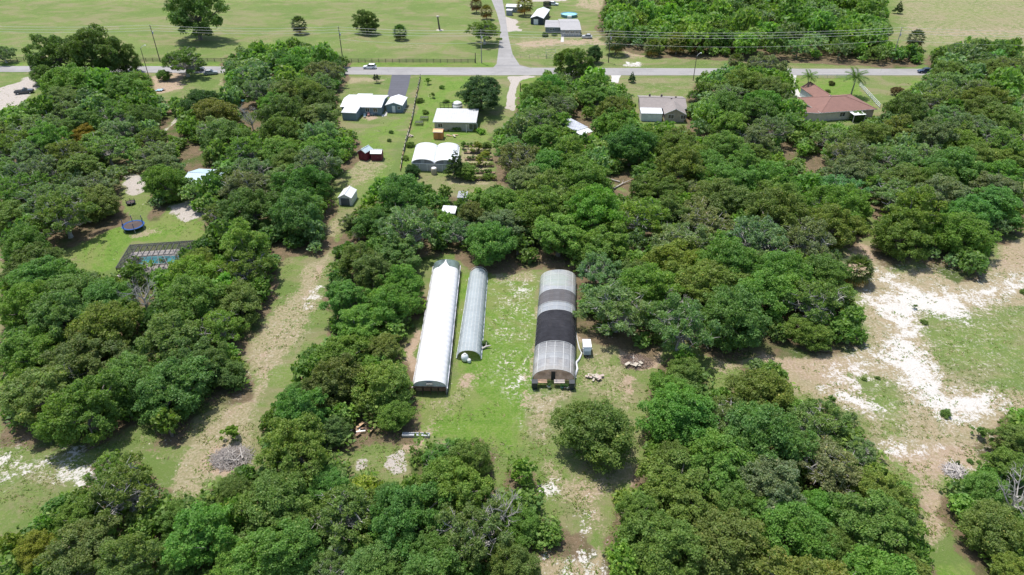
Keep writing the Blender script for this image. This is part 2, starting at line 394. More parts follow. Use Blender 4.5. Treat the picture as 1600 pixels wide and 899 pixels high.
paint('gravel', [(600,712),(632,702),(638,742),(612,748),(598,728)], .9, .7)
paint('bare', [(628,672),(672,676),(668,700),(625,712)], .85, .8)
# right field
paint('tan', [(1100,540),(1190,530),(1345,540),(1345,470),(1305,395),(1360,375),(1400,420),(1470,410),(1545,430),(1560,375),(1700,350),(1700,640),(1545,690),(1545,720),(1480,765),(1500,850),(1440,860),(1430,760),(1340,650),(1240,620),(1170,560),(1110,590)], .8, 2)
paint('bare', [(1120,540),(1345,548),(1350,620),(1290,615),(1240,600),(1180,560),(1140,600),(1110,580)], .55, 2)
paint('bare', [(1420,690),(1545,690),(1545,740),(1480,765),(1500,850),(1440,860),(1430,760),(1380,710)], .6, 2)
paint('bare', [(1320,370),(1362,385),(1370,410),(1340,430),(1312,400)], .8, 1)
paint('bare', [(1560,375),(1640,370),(1640,430),(1545,425)], .5, 2)
paint('sand', [(1365,420),(1400,430),(1440,455),(1500,462),(1520,480),(1500,498),(1450,485),(1430,495),(1432,530),(1450,545),(1475,590),(1480,610),(1570,612),(1580,628),(1560,640),(1490,660),(1450,640),(1425,610),(1390,580),(1355,560),(1370,530),(1400,510),(1380,490),(1350,475),(1352,460),(1385,470),(1400,455),(1370,438)], .86, 3.0)
paint('sand', [(1540,440),(1640,420),(1640,460),(1590,462),(1530,475),(1500,460)], .62, 3)
paint('sand', [(1440,440),(1560,452),(1560,480),(1500,498)], .5, 3)
paint('sand', [(1290,560),(1350,540),(1372,600),(1340,620),(1270,600)], .45, 3)
paint('sand', [(1265,600),(1325,612),(1350,620),(1382,640),(1375,650),(1345,650),(1290,620)], .70, 2)
paint('sand', [(1380,690),(1460,695),(1455,720),(1420,720),(1380,705)], .56, 2)
paint('sand', [(1490,728),(1545,730),(1540,745),(1500,745)], .52, 1)
paint('sand', [(1452,745),(1472,750),(1466,765),(1452,760)], .5, 1)
paint('lush', [(1450,500),(1500,505),(1600,490),(1700,480),(1700,620),(1560,610),(1490,602),(1470,560)], .40, 3)
paint('tan', [(1440,490),(1700,470),(1700,640),(1560,615),(1470,600),(1445,540)], .32, 2, mode='set')
paint('lush', [(1325,590),(1370,588),(1415,610),(1425,650),(1410,690),(1380,670),(1350,620)], .42, 1.5)
paint('tan', [(1330,590),(1410,595),(1420,690),(1380,680),(1350,620)], .35, 1.5, mode='set')
paint('lush', [(1440,868),(1640,880),(1640,960),(1430,960)], .6, 2)
for k, poly in WOODS.items():
    P = [(x, y) for x, y in poly]
    Pw = GP(P, 1.5); cxw = sum(p[0] for p in Pw)/len(Pw); cyw = sum(p[1] for p in Pw)/len(Pw)
    paint('litter', Pw, 1.0, 2.2, px=False)
for off in (-9, 9):
    W_ = [(528+off*.7,395),(500+off*.8,440),(470+off,490),(430+off,545),(400+off,600),(345+off,690),(300+off,760)]
    paint('bare', [(x-2.2,y) for x, y in W_]+[(x+2.2,y) for x, y in W_[::-1]], .62, .8)
    W_ = [(830+off,610),(822+off,660),(850+off,720),(885+off,760),(900+off,820)]
    paint('bare', [(x-2,y) for x, y in W_]+[(x+2,y) for x, y in W_[::-1]], .6, .8)
m_l = 1-LAY['gravel']
LAY['litter'] *= np.clip(1-LAY['gravel']*1.2, 0, 1)

def ground_mat():
    m, N, L, P = newmat("ground_cover")
    geo = N.new('ShaderNodeNewGeometry'); pos = geo.outputs['Position']
    a1 = N.new('ShaderNodeAttribute'); a1.attribute_name = 'cover_a'; a2 = N.new('ShaderNodeAttribute'); a2.attribute_name = 'cover_b'
    s1 = N.new('ShaderNodeSeparateColor'); L.new(a1.outputs['Color'], s1.inputs[0]); s2 = N.new('ShaderNodeSeparateColor'); L.new(a2.outputs['Color'], s2.inputs[0])
    a3 = N.new('ShaderNodeAttribute'); a3.attribute_name = 'cover_c'; s3 = N.new('ShaderNodeSeparateColor'); L.new(a3.outputs['Color'], s3.inputs[0])
    nf = noise(N, L, 2.6, 6, 0.72, pos); nm = noise(N, L, 0.55, 6, 0.68, pos); nl = noise(N, L, 0.09, 4, 0.6, pos); nh = noise(N, L, 9, 3, 0.7, pos)
    mp = N.new('ShaderNodeMapping'); mp.inputs['Scale'].default_value = (1, 2.2, 1); L.new(pos, mp.inputs[0])
    ns = noise(N, L, 0.22, 5, 0.62, mp.outputs[0], 0.8)
    def cov(v, lo, hi, amt):
        n = math_(N, L, 'ADD', math_(N, L, 'MULTIPLY', math_(N, L, 'SUBTRACT', nf, .5), amt*1.3), math_(N, L, 'MULTIPLY', math_(N, L, 'SUBTRACT', nm, .5), amt*1.7))
        t = math_(N, L, 'ADD', v, n)
        mr = N.new('ShaderNodeMapRange'); mr.interpolation_type = 'SMOOTHSTEP'; L.new(t, mr.inputs[0])
        mr.inputs[1].default_value = lo; mr.inputs[2].default_value = hi
        g = math_(N, L, 'MULTIPLY', mr.outputs[0], math_(N, L, 'MULTIPLY', v, 6.0, clamp=True)); return g
    # base meadow
    g = mix(N, L, ramp(N, L, ns, .35, .65), (0.108, 0.175, 0.036), (0.165, 0.200, 0.062))
    g = mix(N, L, ramp(N, L, nl, .42, .64), g, (0.155, 0.215, 0.055))
    g = mix(N, L, ramp(N, L, nf, .48, .74), g, (0.27, 0.24, 0.14))
    g = mix(N, L, ramp(N, L, nh, .5, .8), g, (0.13, 0.17, 0.05))
    mp2 = N.new('ShaderNodeMapping'); mp2.inputs['Scale'].default_value = (1, 1.7, 1); L.new(pos, mp2.inputs[0])
    g = mix(N, L, math_(N, L, 'MULTIPLY', ramp(N, L, noise(N, L, .055, 7, .72, mp2.outputs[0], 1.2), .47, .56), .75), g, (0.235, 0.205, 0.115))
    g = mix(N, L, math_(N, L, 'MULTIPLY', ramp(N, L, noise(N, L, .035, 6, .7, mp2.outputs[0], .6), .49, .57), .75), g, (0.115, 0.175, 0.042))
    lush = mix(N, L, ramp(N, L, nm, .35, .65), (0.085, 0.180, 0.018), (0.150, 0.240, 0.038))
    lush = mix(N, L, ramp(N, L, nf, .46, .75), lush, (0.24, 0.26, 0.10))
    lush = mix(N, L, math_(N, L, 'MULTIPLY', ramp(N, L, noise(N, L, .07, 7, .74, pos, 1.0), .48, .57), .60), lush, (0.215, 0.215, 0.085))
    lush = mix(N, L, ramp(N, L, nh, .5, .8), lush, (0.085, 0.16, 0.025))
    c = mix(N, L, cov(s1.outputs[0], .30, .62, .55), g, lush)
    tan = mix(N, L, ramp(N, L, nm, .35, .65), (0.335, 0.258, 0.165), (0.225, 0.215, 0.108))
    tan = mix(N, L, ramp(N, L, nf, .45, .75), tan, (0.44, 0.37, 0.27))
    c = mix(N, L, cov(s1.outputs[1], .36, .66, .75), c, tan)
    bare = mix(N, L, ramp(N, L, nm, .35, .65), (0.40, 0.29, 0.205), (0.33, 0.25, 0.175))
    bare = mix(N, L, ramp(N, L, nf, .5, .75), bare, (0.48, 0.40, 0.32))
    c = mix(N, L, cov(s2.outputs[1], .38, .66, .8), c, bare)
    lit = mix(N, L, ramp(N, L, nm, .35, .65), (0.10, 0.085, 0.045), (0.19, 0.135, 0.085))
    lit = mix(N, L, ramp(N, L, nf, .5, .78), lit, (0.25, 0.19, 0.13))
    lit = mix(N, L, ramp(N, L, nl, .52, .62), lit, (0.075, 0.105, 0.028))
    c = mix(N, L, cov(s2.outputs[0], .42, .62, .5), c, lit)
    sv = math_(N, L, 'ADD', s1.outputs[2], math_(N, L, 'MULTIPLY', math_(N, L, 'SUBTRACT', nh, .5), .5))
    c = mix(N, L, math_(N, L, 'MULTIPLY', cov(s1.outputs[2], .30, .75, .9), .55), c, (0.47, 0.40, 0.34))
    c = mix(N, L, math_(N, L, 'MULTIPLY', cov(sv, .40, .62, 1.2), math_(N, L, 'MULTIPLY', s1.outputs[2], 4.0, clamp=True)), c, mix(N, L, ramp(N, L, nh, .3, .7), (0.50, 0.465, 0.42), (0.66, 0.635, 0.60)))
    gr = mix(N, L, ramp(N, L, nf, .35, .7), (0.37, 0.32, 0.28), (0.50, 0.46, 0.42))
    c = mix(N, L, cov(s2.outputs[2], .42, .58, .35), c, gr)
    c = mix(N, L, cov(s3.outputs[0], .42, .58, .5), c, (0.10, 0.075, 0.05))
    fl = math_(N, L, 'MULTIPLY', s3.outputs[1], ramp(N, L, noise(N, L, 1.7, 5, .75, pos, .6), .53, .60))
    fl = math_(N, L, 'MULTIPLY', fl, ramp(N, L, noise(N, L, .35, 3, .6, pos), .40, .56))
    c = mix(N, L, fl, c, (0.60, 0.53, 0.46))
    # specks: pale stones and dead stalks
    vo = N.new('ShaderNodeTexVoronoi'); vo.inputs['Scale'].default_value = 1.1; L.new(pos, vo.inputs['Vector'])
    sp = math_(N, L, 'MULTIPLY', ramp(N, L, vo.outputs['Distance'], .10, .16, (1,1,1,1), (0,0,0,1)), ramp(N, L, noise(N, L, .25, 3, .6, pos), .56, .64))
    c = mix(N, L, math_(N, L, 'MULTIPLY', sp, .75), c, (0.58, 0.52, 0.45))
    L.new(c, P.inputs['Base Color']); P.inputs['Roughness'].default_value = 0.95; P.inputs['Specular IOR Level'].default_value = 0.15
    hgt = math_(N, L, 'ADD', math_(N, L, 'MULTIPLY', nf, .6), math_(N, L, 'MULTIPLY', nh, .4))
    bump(N, L, hgt, 0.9, 0.30, P)
    return m
ny, nx = shp
idx = np.arange(ny*nx).reshape(ny, nx)
gf = np.stack([idx[:-1,:-1], idx[:-1,1:], idx[1:,1:], idx[1:,:-1]], -1).reshape(-1, 4)
gme = np_mesh('ground', np.stack([X.ravel(), Y.ravel(), Z.ravel()], 1), gf, [ground_mat()], smooth=True)
for nm_, ch in (('cover_a', ('lush','tan','sand')), ('cover_b', ('litter','bare','gravel')), ('cover_c', ('dark','fleck','dark'))):
    a = gme.color_attributes.new(nm_, 'FLOAT_COLOR', 'POINT')
    arr = np.ones((ny*nx, 4), np.float32)
    for i, k in enumerate(ch): arr[:, i] = LAY[k].ravel()
    a.data.foreach_set('color', arr.ravel())
tag(link('ground', gme), kind='structure')

# ------------------------------------------------------------------ roads
def asphalt(name, col, dark):
    m, N, L, P = newmat(name); geo = N.new('ShaderNodeNewGeometry'); pos = geo.outputs['Position']
    mp = N.new('ShaderNodeMapping'); mp.inputs['Scale'].default_value = (.03, .9, 1); L.new(pos, mp.inputs[0])
    n1 = noise(N, L, 1, 5, .6, mp.outputs[0]); n2 = noise(N, L, 5, 4, .7, pos)
    c = mix(N, L, ramp(N, L, n1, .35, .65), col, dark); c = mix(N, L, ramp(N, L, n2, .45, .75), c, tuple(k*.82 for k in col))
    vo = N.new('ShaderNodeTexVoronoi'); vo.feature = 'DISTANCE_TO_EDGE'; vo.inputs['Scale'].default_value = .22; L.new(pos, vo.inputs['Vector'])
    c = mix(N, L, math_(N, L, 'MULTIPLY', ramp(N, L, vo.outputs['Distance'], .005, .012, (1,1,1,1), (0,0,0,1)), .35), c, tuple(k*.5 for k in dark))
    n4 = noise(N, L, .12, 4, .65, pos); c = mix(N, L, math_(N, L, 'MULTIPLY', ramp(N, L, n4, .48, .60), .35), c, tuple(k*.72 for k in dark))
    L.new(c, P.inputs['Base Color']); P.inputs['Roughness'].default_value = .9; return m
ROADM = asphalt('bleached_asphalt', (.33,.315,.305), (.265,.255,.25))
def strip(name, left, right, z, mat, thick=.05):
    b = MB(); n = len(left)
    lp = [G(*p) for p in left]; rp = [G(*p) for p in right]
    for i in range(n-1):
        b.quad((lp[i].x,lp[i].y,z),(rp[i].x,rp[i].y,z),(rp[i+1].x,rp[i+1].y,z),(lp[i+1].x,lp[i+1].y,z))
    for s in (lp, rp):
        for i in range(n-1):
            b.quad((s[i].x,s[i].y,z),(s[i+1].x,s[i+1].y,z),(s[i+1].x,s[i+1].y,z-thick-.1),(s[i].x,s[i].y,z-thick-.1))
    return tag(b.build(name, mat), kind='structure')
rx = [-2500,-400,0,220,600,790,1000,1300,1600,2000,4200]
strip('road', [(x, {0:103.5}.get(x, 103.2+min(4.6, max(0,(x-100)/250)))) for x in rx], [(x, 112.6+min(5.4, max(0,(x-100)/100*.9))) for x in rx], .035, ROADM)
strip('side_road', [(752,-60),(768,0),(776,20),(782,42),(781,60),(778,85),(776,100),(768,109)], [(768,-60),(785,0),(789,20),(792,42),(795,60),(801,85),(812,102),(840,109)], .031, ROADM)
strip('driveway', [(612.5,116),(609,134),(604.5,152)], [(642,116),(638.5,134),(633,152)], .027, asphalt('dark_asphalt', (.105,.105,.125), (.085,.085,.10)))
CONC = plain('concrete', (.50,.48,.45), .85, var=.12, scale=.8)
strip('concrete_driveway', [(1222,116),(1222,130),(1230,148),(1244,172)], [(1245,116),(1242,132),(1252,150),(1266,172)], .029, CONC)
strip('driveway_apron', [(954,116),(956,122),(952,130)], [(972,116),(968,122),(966,130)], .027, CONC)
strip('garden_path', [(596,180),(601,178),(602,174)], [(597,183),(604,181),(606,174)], .03, CONC)
strip('front_walk', [(877,56),(876,66)], [(881,56),(881,66)], .03, CONC)

# ------------------------------------------------------------------ tree prototypes
def leaves(cent, rad, n, size, r, flat=.55, out=None, top=.25):
    """n leaf sprays spread over lobes (cent, rad); returns verts, faces, tone"""
    cent = np.asarray(cent); rad = np.asarray(rad)
    if len(cent) > 8:          # every lobe carries smaller tufts
        k0 = len(cent); m = 9; dd = r.normal(size=(k0, m, 3)); dd /= np.linalg.norm(dd, axis=2)[..., None]
        dd[..., 2] = np.where(dd[..., 2] < -.3, -dd[..., 2], dd[..., 2])
        sub = cent[:, None]+dd*(rad[:, None, None]*.78)*np.array([1, 1, .8]); sr = np.repeat(rad, m).reshape(k0, m)*(.26+.26*r.random((k0, m)))
        cent = np.concatenate([cent, sub.reshape(-1, 3)]); rad = np.concatenate([rad*.72, sr.ravel()])
        ok = cent[:, 2]-rad*.5 > .02; cent = cent[ok]; rad = rad[ok]
    k = len(cent); w = rad**2; w = w/w.sum()
    li = r.choice(k, n, p=w); d = r.normal(size=(n, 3)); d /= np.linalg.norm(d, axis=1)[:, None]
    low = d[:, 2] < -.25; d[low, 2] *= -1
    rr = rad[li]*(1.06-.5*r.random(n)**1.6)
    # bumpy lobes: clumps within each lobe
    ph = np.sin(d[:,0]*7+li)*np.sin(d[:,1]*7+2*li)*np.sin(d[:,2]*6+li*3)
    rr = rr*(1+.16*ph)
    p = cent[li]+d*rr[:, None]*np.array([1, 1, .82])
    nrm = d*flat+r.normal(size=(n, 3))*(1-flat)+np.array([0, 0, top]); nrm /= np.linalg.norm(nrm, axis=1)[:, None]
    t = r.normal(size=(n, 3)); t -= (t*nrm).sum(1)[:, None]*nrm; t /= np.linalg.norm(t, axis=1)[:, None]
    u = np.cross(nrm, t); s = size*(.6+.9*r.random(n))[:, None]
    asp = (.45+.35*r.random(n))[:, None]
    v = np.stack([p-t*s, p+u*s*asp, p+t*s, p-u*s*asp], 1).reshape(-1, 3)
    f = np.arange(4*n).reshape(n, 4)
    lobe = (.84+.32*r.random(k))[li]; lf = .84+.32*r.random(n)
    tone = np.ones((n, 3))*(lobe*lf)[:, None]
    tone[:, 0] *= 1+.16*(r.random(n)-.55); tone[:, 2] *= 1+.3*(r.random(n)-.5)
    dead = r.random(n) < .012; tone[dead] *= np.array([1.9, 1.4, 1.6])
    return v, f, tone
def crown_lobes(r, n, rx, rz, zc, rl, skirt=.3, irregular=.18):
    c = []; q = []
    for i in range(n):
        a = i*2.39996+r.random()*.6; t = (i+.5)/n
        el = math.asin(1-t*(1+skirt)) if 1-t*(1+skirt) > -1 else -1
        if i == 0: p1, p2 = r.random(2)*6.28
        plan = 1+.16*math.sin(2*a+p1)+.12*math.sin(3*a+p2)
        rr = math.cos(el)*rx*(1-irregular*r.random()*1.3)*plan; z = zc+rz*math.sin(el)*(.80+.34*r.random())
        c.append((rr*math.cos(a), rr*math.sin(a), z+r.normal()*.04)); q.append(rl*(.7+.6*r.random()))
    for i in range(max(2, n//5)):
        a = r.random()*6.28; c.append((.3*rx*math.cos(a), .3*rx*math.sin(a), zc+rz*.2)); q.append(rl*1.25)
    return np.array(c), np.array(q)
def trunk_mesh(name, r, lobes, h0, tr, mat, nlimb=9, twigs=0):
    b = LB(); lean = (r.random(2)-.5)*.12
    fork = Vector((lean[0], lean[1], h0))
    b.tube([(0,0,-.05),(lean[0]*.2,lean[1]*.2,h0*.3),tuple(fork)], [tr*1.5, tr, tr*.8], 7)
    sel = r.choice(len(lobes), min(nlimb, len(lobes)), replace=False)
    for i in sel:
        e = Vector(lobes[i]); m1 = fork.lerp(e, .4)+Vector((r.normal()*.05, r.normal()*.05, -.05)); m2 = fork.lerp(e, .75)+Vector((r.normal()*.04, r.normal()*.04, .02))
        b.tube([fork, m1, m2, e], [tr*.6, tr*.4, tr*.25, tr*.1], 5)
        for j in range(twigs):
            a = m1.lerp(e, r.random()); d = Vector((r.normal(), r.normal(), abs(r.normal())*.7)).normalized()*(.14+.2*r.random())
            b.tube([a, a+d*.5+Vector((0,0,.02)), a+d], [tr*.16, tr*.11, tr*.04], 4, cap=False)
    me = bpy.data.meshes.new(name); me.from_pydata(b.v, [], b.f); me.materials.append(mat); me.update(); return me
PROTO = {}
def proto(key, seed, n, rx, rz, zc, rl, leafn, leafs, h0=.45, tr=.055, skirt=.35, irregular=.18, low=1000, twigs=0, flat=.55, lift=None, barkm=None, nlimb=9):
    r = np.random.default_rng(seed); c, q = crown_lobes(r, n, rx, rz, zc, rl, skirt, irregular)
    if lift is not None: c, q = lift(c, q, r)
    v, f, t = leaves(c, q, leafn, leafs, r, flat)
    cm = np_mesh('crown', v, f, [FOL], t)
    tm = trunk_mesh('trunk', r, c, h0, tr, barkm or BARK, nlimb, twigs)
    lowm = leaves(c, q, low, leafs*(leafn/low)**.5*.78, r, flat)
    lowb = leaves(c, q, 420, leafs*(leafn/420)**.5*.74, r, flat)
    PROTO[key] = (cm, tm, lowm, lowb)
for i in range(5): # dense rounded oaks
    proto(f'oak{i}', 20+i, 50+9*i, .80, .48+.04*(i % 3), .56+.04*(i % 2), .185, 32000, .021, irregular=.16+.05*i, skirt=.82)
for i in range(3): # grey live oaks, open crown with limbs showing
    proto(f'grey{i}', 40+i, 54, .88, .36, .58, .135, 17000, .021, skirt=.6, irregular=.42, twigs=9, flat=.4, h0=.35, tr=.055, nlimb=34, barkm=plain('pale_bark', (.46,.43,.40), .9, var=.3, scale=3))
for i in range(3): # taller, ragged
    proto(f'tall{i}', 60+i, 50, .72, .54, .72, .16, 26000, .021, irregular=.34, twigs=3, h0=.6, skirt=.75, nlimb=14)
def cone(c, q, r):
    z = np.linspace(.25, 2.0, len(c)); a = np.arange(len(c))*2.4; rr = (2.15-z)*.36*(.6+.4*r.random(len(c)))
    return np.stack([rr*np.cos(a), rr*np.sin(a), z], 1), .30*(2.35-z)/1.9*.9
proto('cone', 80, 26, .6, .6, 1, .2, 9000, .034, lift=cone, h0=1.2, tr=.04, nlimb=6)
def bushy(c, q, r): c = c.copy(); c[:, 2] = np.maximum(.15, c[:, 2]-.28); return c, q*1.1
proto('bush', 90, 16, .62, .40, .50, .32, 4200, .06, lift=bushy, h0=.2, tr=.03, nlimb=4)
proto('openbush', 91, 14, .70, .55, .70, .18, 2600, .06, irregular=.5, h0=.2, tr=.03, nlimb=9, twigs=3)
# leafless tree
def dead_meshes(seed):
    r = np.random.default_rng(seed); b = LB()
    b.tube([(0,0,0),(.03,0,.4),(.05,.03,.7)], [.05,.04,.035], 6)
    def grow(p, d, L_, rad, lev):
        m = p+d*L_*.5+Vector((r.normal(), r.normal(), r.normal()))*L_*.08; e = p+d*L_+Vector((0,0,L_*.05))
        b.tube([p, m, e], [rad, rad*.8, rad*.5], 4, cap=False)
        if lev:
            for k in range(3): grow(m.lerp(e, r.random()), (d+Vector((r.normal(), r.normal(), r.normal()*.5))*.75).normalized(), L_*.6, rad*.5, lev-1)
    for k in range(8):
        a = k*.8+r.random(); grow(Vector((.04,.02,.35+.35*r.random())), Vector((math.cos(a), math.sin(a), .5+.5*r.random())).normalized(), .55, .026, 3)
    me = bpy.data.meshes.new('dead_branches'); me.from_pydata(b.v, [], b.f); me.materials.append(DEADW); me.update(); return me
DEAD = [dead_meshes(5), dead_meshes(6)]
def frond_set(kind, seed):
    r = np.random.default_rng(seed); V = []; F = []; T = []
    def face(p, tone): b = len(V); V.extend(p); F.append((b, b+1, b+2, b+3)); T.append(tone)
    if kind == 'cabbage':      # ball of fan fronds on a trunk
        for k in range(46):
            a = k*2.4; el = 1.35-2.2*(k/46); d = Vector((math.cos(a)*math.cos(el), math.sin(a)*math.cos(el), math.sin(el)))
            c = Vector((0,0,1.0))+d*.32; side = d.cross(Vector((0,0,1))).normalized(); upv = side.cross(d)
            brown = k > 38; tn = ((2.6,1.3,1.3) if brown else (1,1,1))
            for j in range(9):
                w = (j-4)/4*1.25; e = (d*math.cos(w)+side*math.sin(w)).normalized()
                tip = c+e*(.26+.06*r.random())+Vector((0,0,-.07*abs(w)-.04)); s = side*.022
                f_ = .75+.5*r.random()
                face([tuple(c), tuple(c+e*.14+upv*.012+e.cross(upv)*.03), tuple(tip), tuple(c+e*.14-e.cross(upv)*.03)], tuple(q*f_ for q in tn))
            face([(0,0,1.0), tuple(Vector((0,0,1.0))+d*.2+side*.008), tuple(c), tuple(Vector((0,0,1.0))+d*.2-side*.008)], (1,1,.8))
    else:                      # feather palm: long arching pinnate fronds
        for k in range(16):
            a = k*2.4; el = 1.2-1.35*(k/16); L_ = .62
            pts = []; d = Vector((math.cos(a)*math.cos(el), math.sin(a)*math.cos(el), math.sin(el))); p = Vector((0,0,1.0))
            for j in range(9): pts.append(p.copy()); p = p+d*(L_/8); d = (d+Vector((0,0,-.14))).normalized()
            side = Vector((-math.sin(a), math.cos(a), 0))
            for j in range(1, 9):
                for s in (-1, 1):
                    ln = .20*math.sin(math.pi*(j/9.5))+.05; dd = (pts[j]-pts[j-1]).normalized()
                    for h in (0, .5):
                        q = pts[j-1].lerp(pts[j], h); e = q+side*s*ln+dd*ln*.5+Vector((0,0,-.05)); f_ = .75+.5*r.random()
                        face([tuple(q), tuple(q.lerp(e,.5)+dd*.018), tuple(e), tuple(q.lerp(e,.5)-dd*.018)], (f_, f_, f_))
    me = np_mesh('crown', np.array(V), np.array(F), [FOL], np.array(T)); return me
PALMM = {'cabbage': frond_set('cabbage', 3), 'feather': frond_set('feather', 4)}
b = LB(); b.tube([(0,0,0),(.01,0,.25),(.0,.01,.6),(0,0,1.0)], [.05,.038,.034,.04], 8)
PTR = bpy.data.meshes.new('trunk'); PTR.from_pydata(b.v, [], b.f); PTR.materials.append(plain('palm_bark', (.27,.24,.20), .9, var=.3, scale=5)); PTR.update()

TREES = []   # (root, px, py, rpx)
def put_tree(key, px, py, r, tint, label=None, group=None, name='oak_tree', hz=1.0, cat='tree'):
    """px,py: crown centre in the photograph; r crown radius in m"""
    me, tm = PROTO[key][:2]; zc = {'t': .78, 'c': .95, 'b': .45}.get(key[0], .58)*r*hz
    p = G(px, py, zc)
    root = empty(name, (p.x, p.y, -.03), label, cat, group, rz=random.random()*6.28)
    q_ = random.uniform(.90, 1.10); root.scale = (r*q_, r/q_, r*hz)
    c = link('crown', me, root, color=tint); t = link('trunk', tm, root)
    TREES.append(root); return root
def put_palm(px, py, h, tint, label, kind='cabbage', group=None, spread=None):
    p = G(px, py, h*1.0); s = spread or h
    root = empty('palm_tree', (p.x, p.y, -.03), label, 'palm', group, rz=random.random()*6)
    t = link('trunk', PTR, root); t.scale = (s*.9, s*.9, h)
    c = link('crown', PALMM[kind], root, color=tint); c.scale = (s, s, s); c.location = (0, 0, h-s)
    return root
# ------------------------------------------------------------------ greenhouses
FILM = plain('clear_film', (.66,.70,.74), .22, var=.10, scale=.5, alpha=.62, trans=.35, spec=.6)
FILM2 = plain('dusty_film', (.66,.66,.66), .3, var=.16, scale=.35, alpha=.55, trans=.3, spec=.5)
GREYF = plain('grey_film', (.47,.52,.54), .38, var=.10, scale=.5, alpha=.90, trans=.25)
WHITEF = plain('white_film', (.62,.62,.63), .55, var=.07, scale=.6)
SHADE = plain('black_shade_cloth', (.034,.034,.040), .95, var=.35, scale=.8, spec=.15, alpha=.95)
SHADE2 = plain('thin_shade_cloth', (.105,.10,.105), .9, var=.2, scale=.8, alpha=.86)
STEEL = plain('galvanised_pipe', (.62,.62,.60), .4, var=.15, scale=3)
TIMBER = plain('raw_timber', (.50,.33,.20), .85, var=.3, scale=2)
FEN = plain('fence_dark', (.10,.085,.075), .9, var=.25)
DARKIN = plain('dark_stock', (.03,.03,.03), .9)
PALETIM = plain('pale_timber', (.46,.41,.34), .85, var=.2, scale=2)
def tunnel_frame(FL, FR, BL, BR):
    def at(u, t, z, off=0.0):
        """u -1..1 across, t 0..1 along"""
        a = FL.lerp(BL, t); c = FR.lerp(BR, t); p = a.lerp(c, (u+1)/2); return Vector((p.x, p.y, z))
    return at
def prof(n, eave, rise, power=2.0, legs=True):
    pts = []
    if legs: pts.append((-1, 0.05))
    for i in range(n+1):
        a = math.pi*(1-i/n); x = math.cos(a); s = abs(math.sin(a))
        pts.append((math.copysign(abs(x)**(2/power), x), eave+rise*s**(2/power)))
    if legs: pts.append((1, 0.05))
    return pts
def cover(b, at, P, t0, t1, nt, wave=0.0, bays=1, lift=0.0):
    rows = []
    for j in range(nt+1):
        t = t0+(t1-t0)*j/nt; w = wave*(abs(math.cos(math.pi*t*bays))**3)+wave*.8*(math.sin(t*173)*.5)*(0 if not wave else 1)
        row = []
        for k, (u, z) in enumerate(P):
            row.append(len(b.v)); b.v.append(tuple(at(u*(1+.006*w), t, z+lift+w*(z/P[len(P)//2][1]))))
        rows.append(row)
    for j in range(nt):
        for k in range(len(P)-1): b.f.append((rows[j][k], rows[j][k+1], rows[j+1][k+1], rows[j+1][k]))
def hoop(at, P, t, r=.03):
    return MB().tube([at(u, t, z) for u, z in P], r, 5)
def tunnel_root(name, FL, FR, label, cat='greenhouse'):
    return empty(name, ((FL.x+FR.x)/2, (FL.y+FR.y)/2, 0), label, cat)
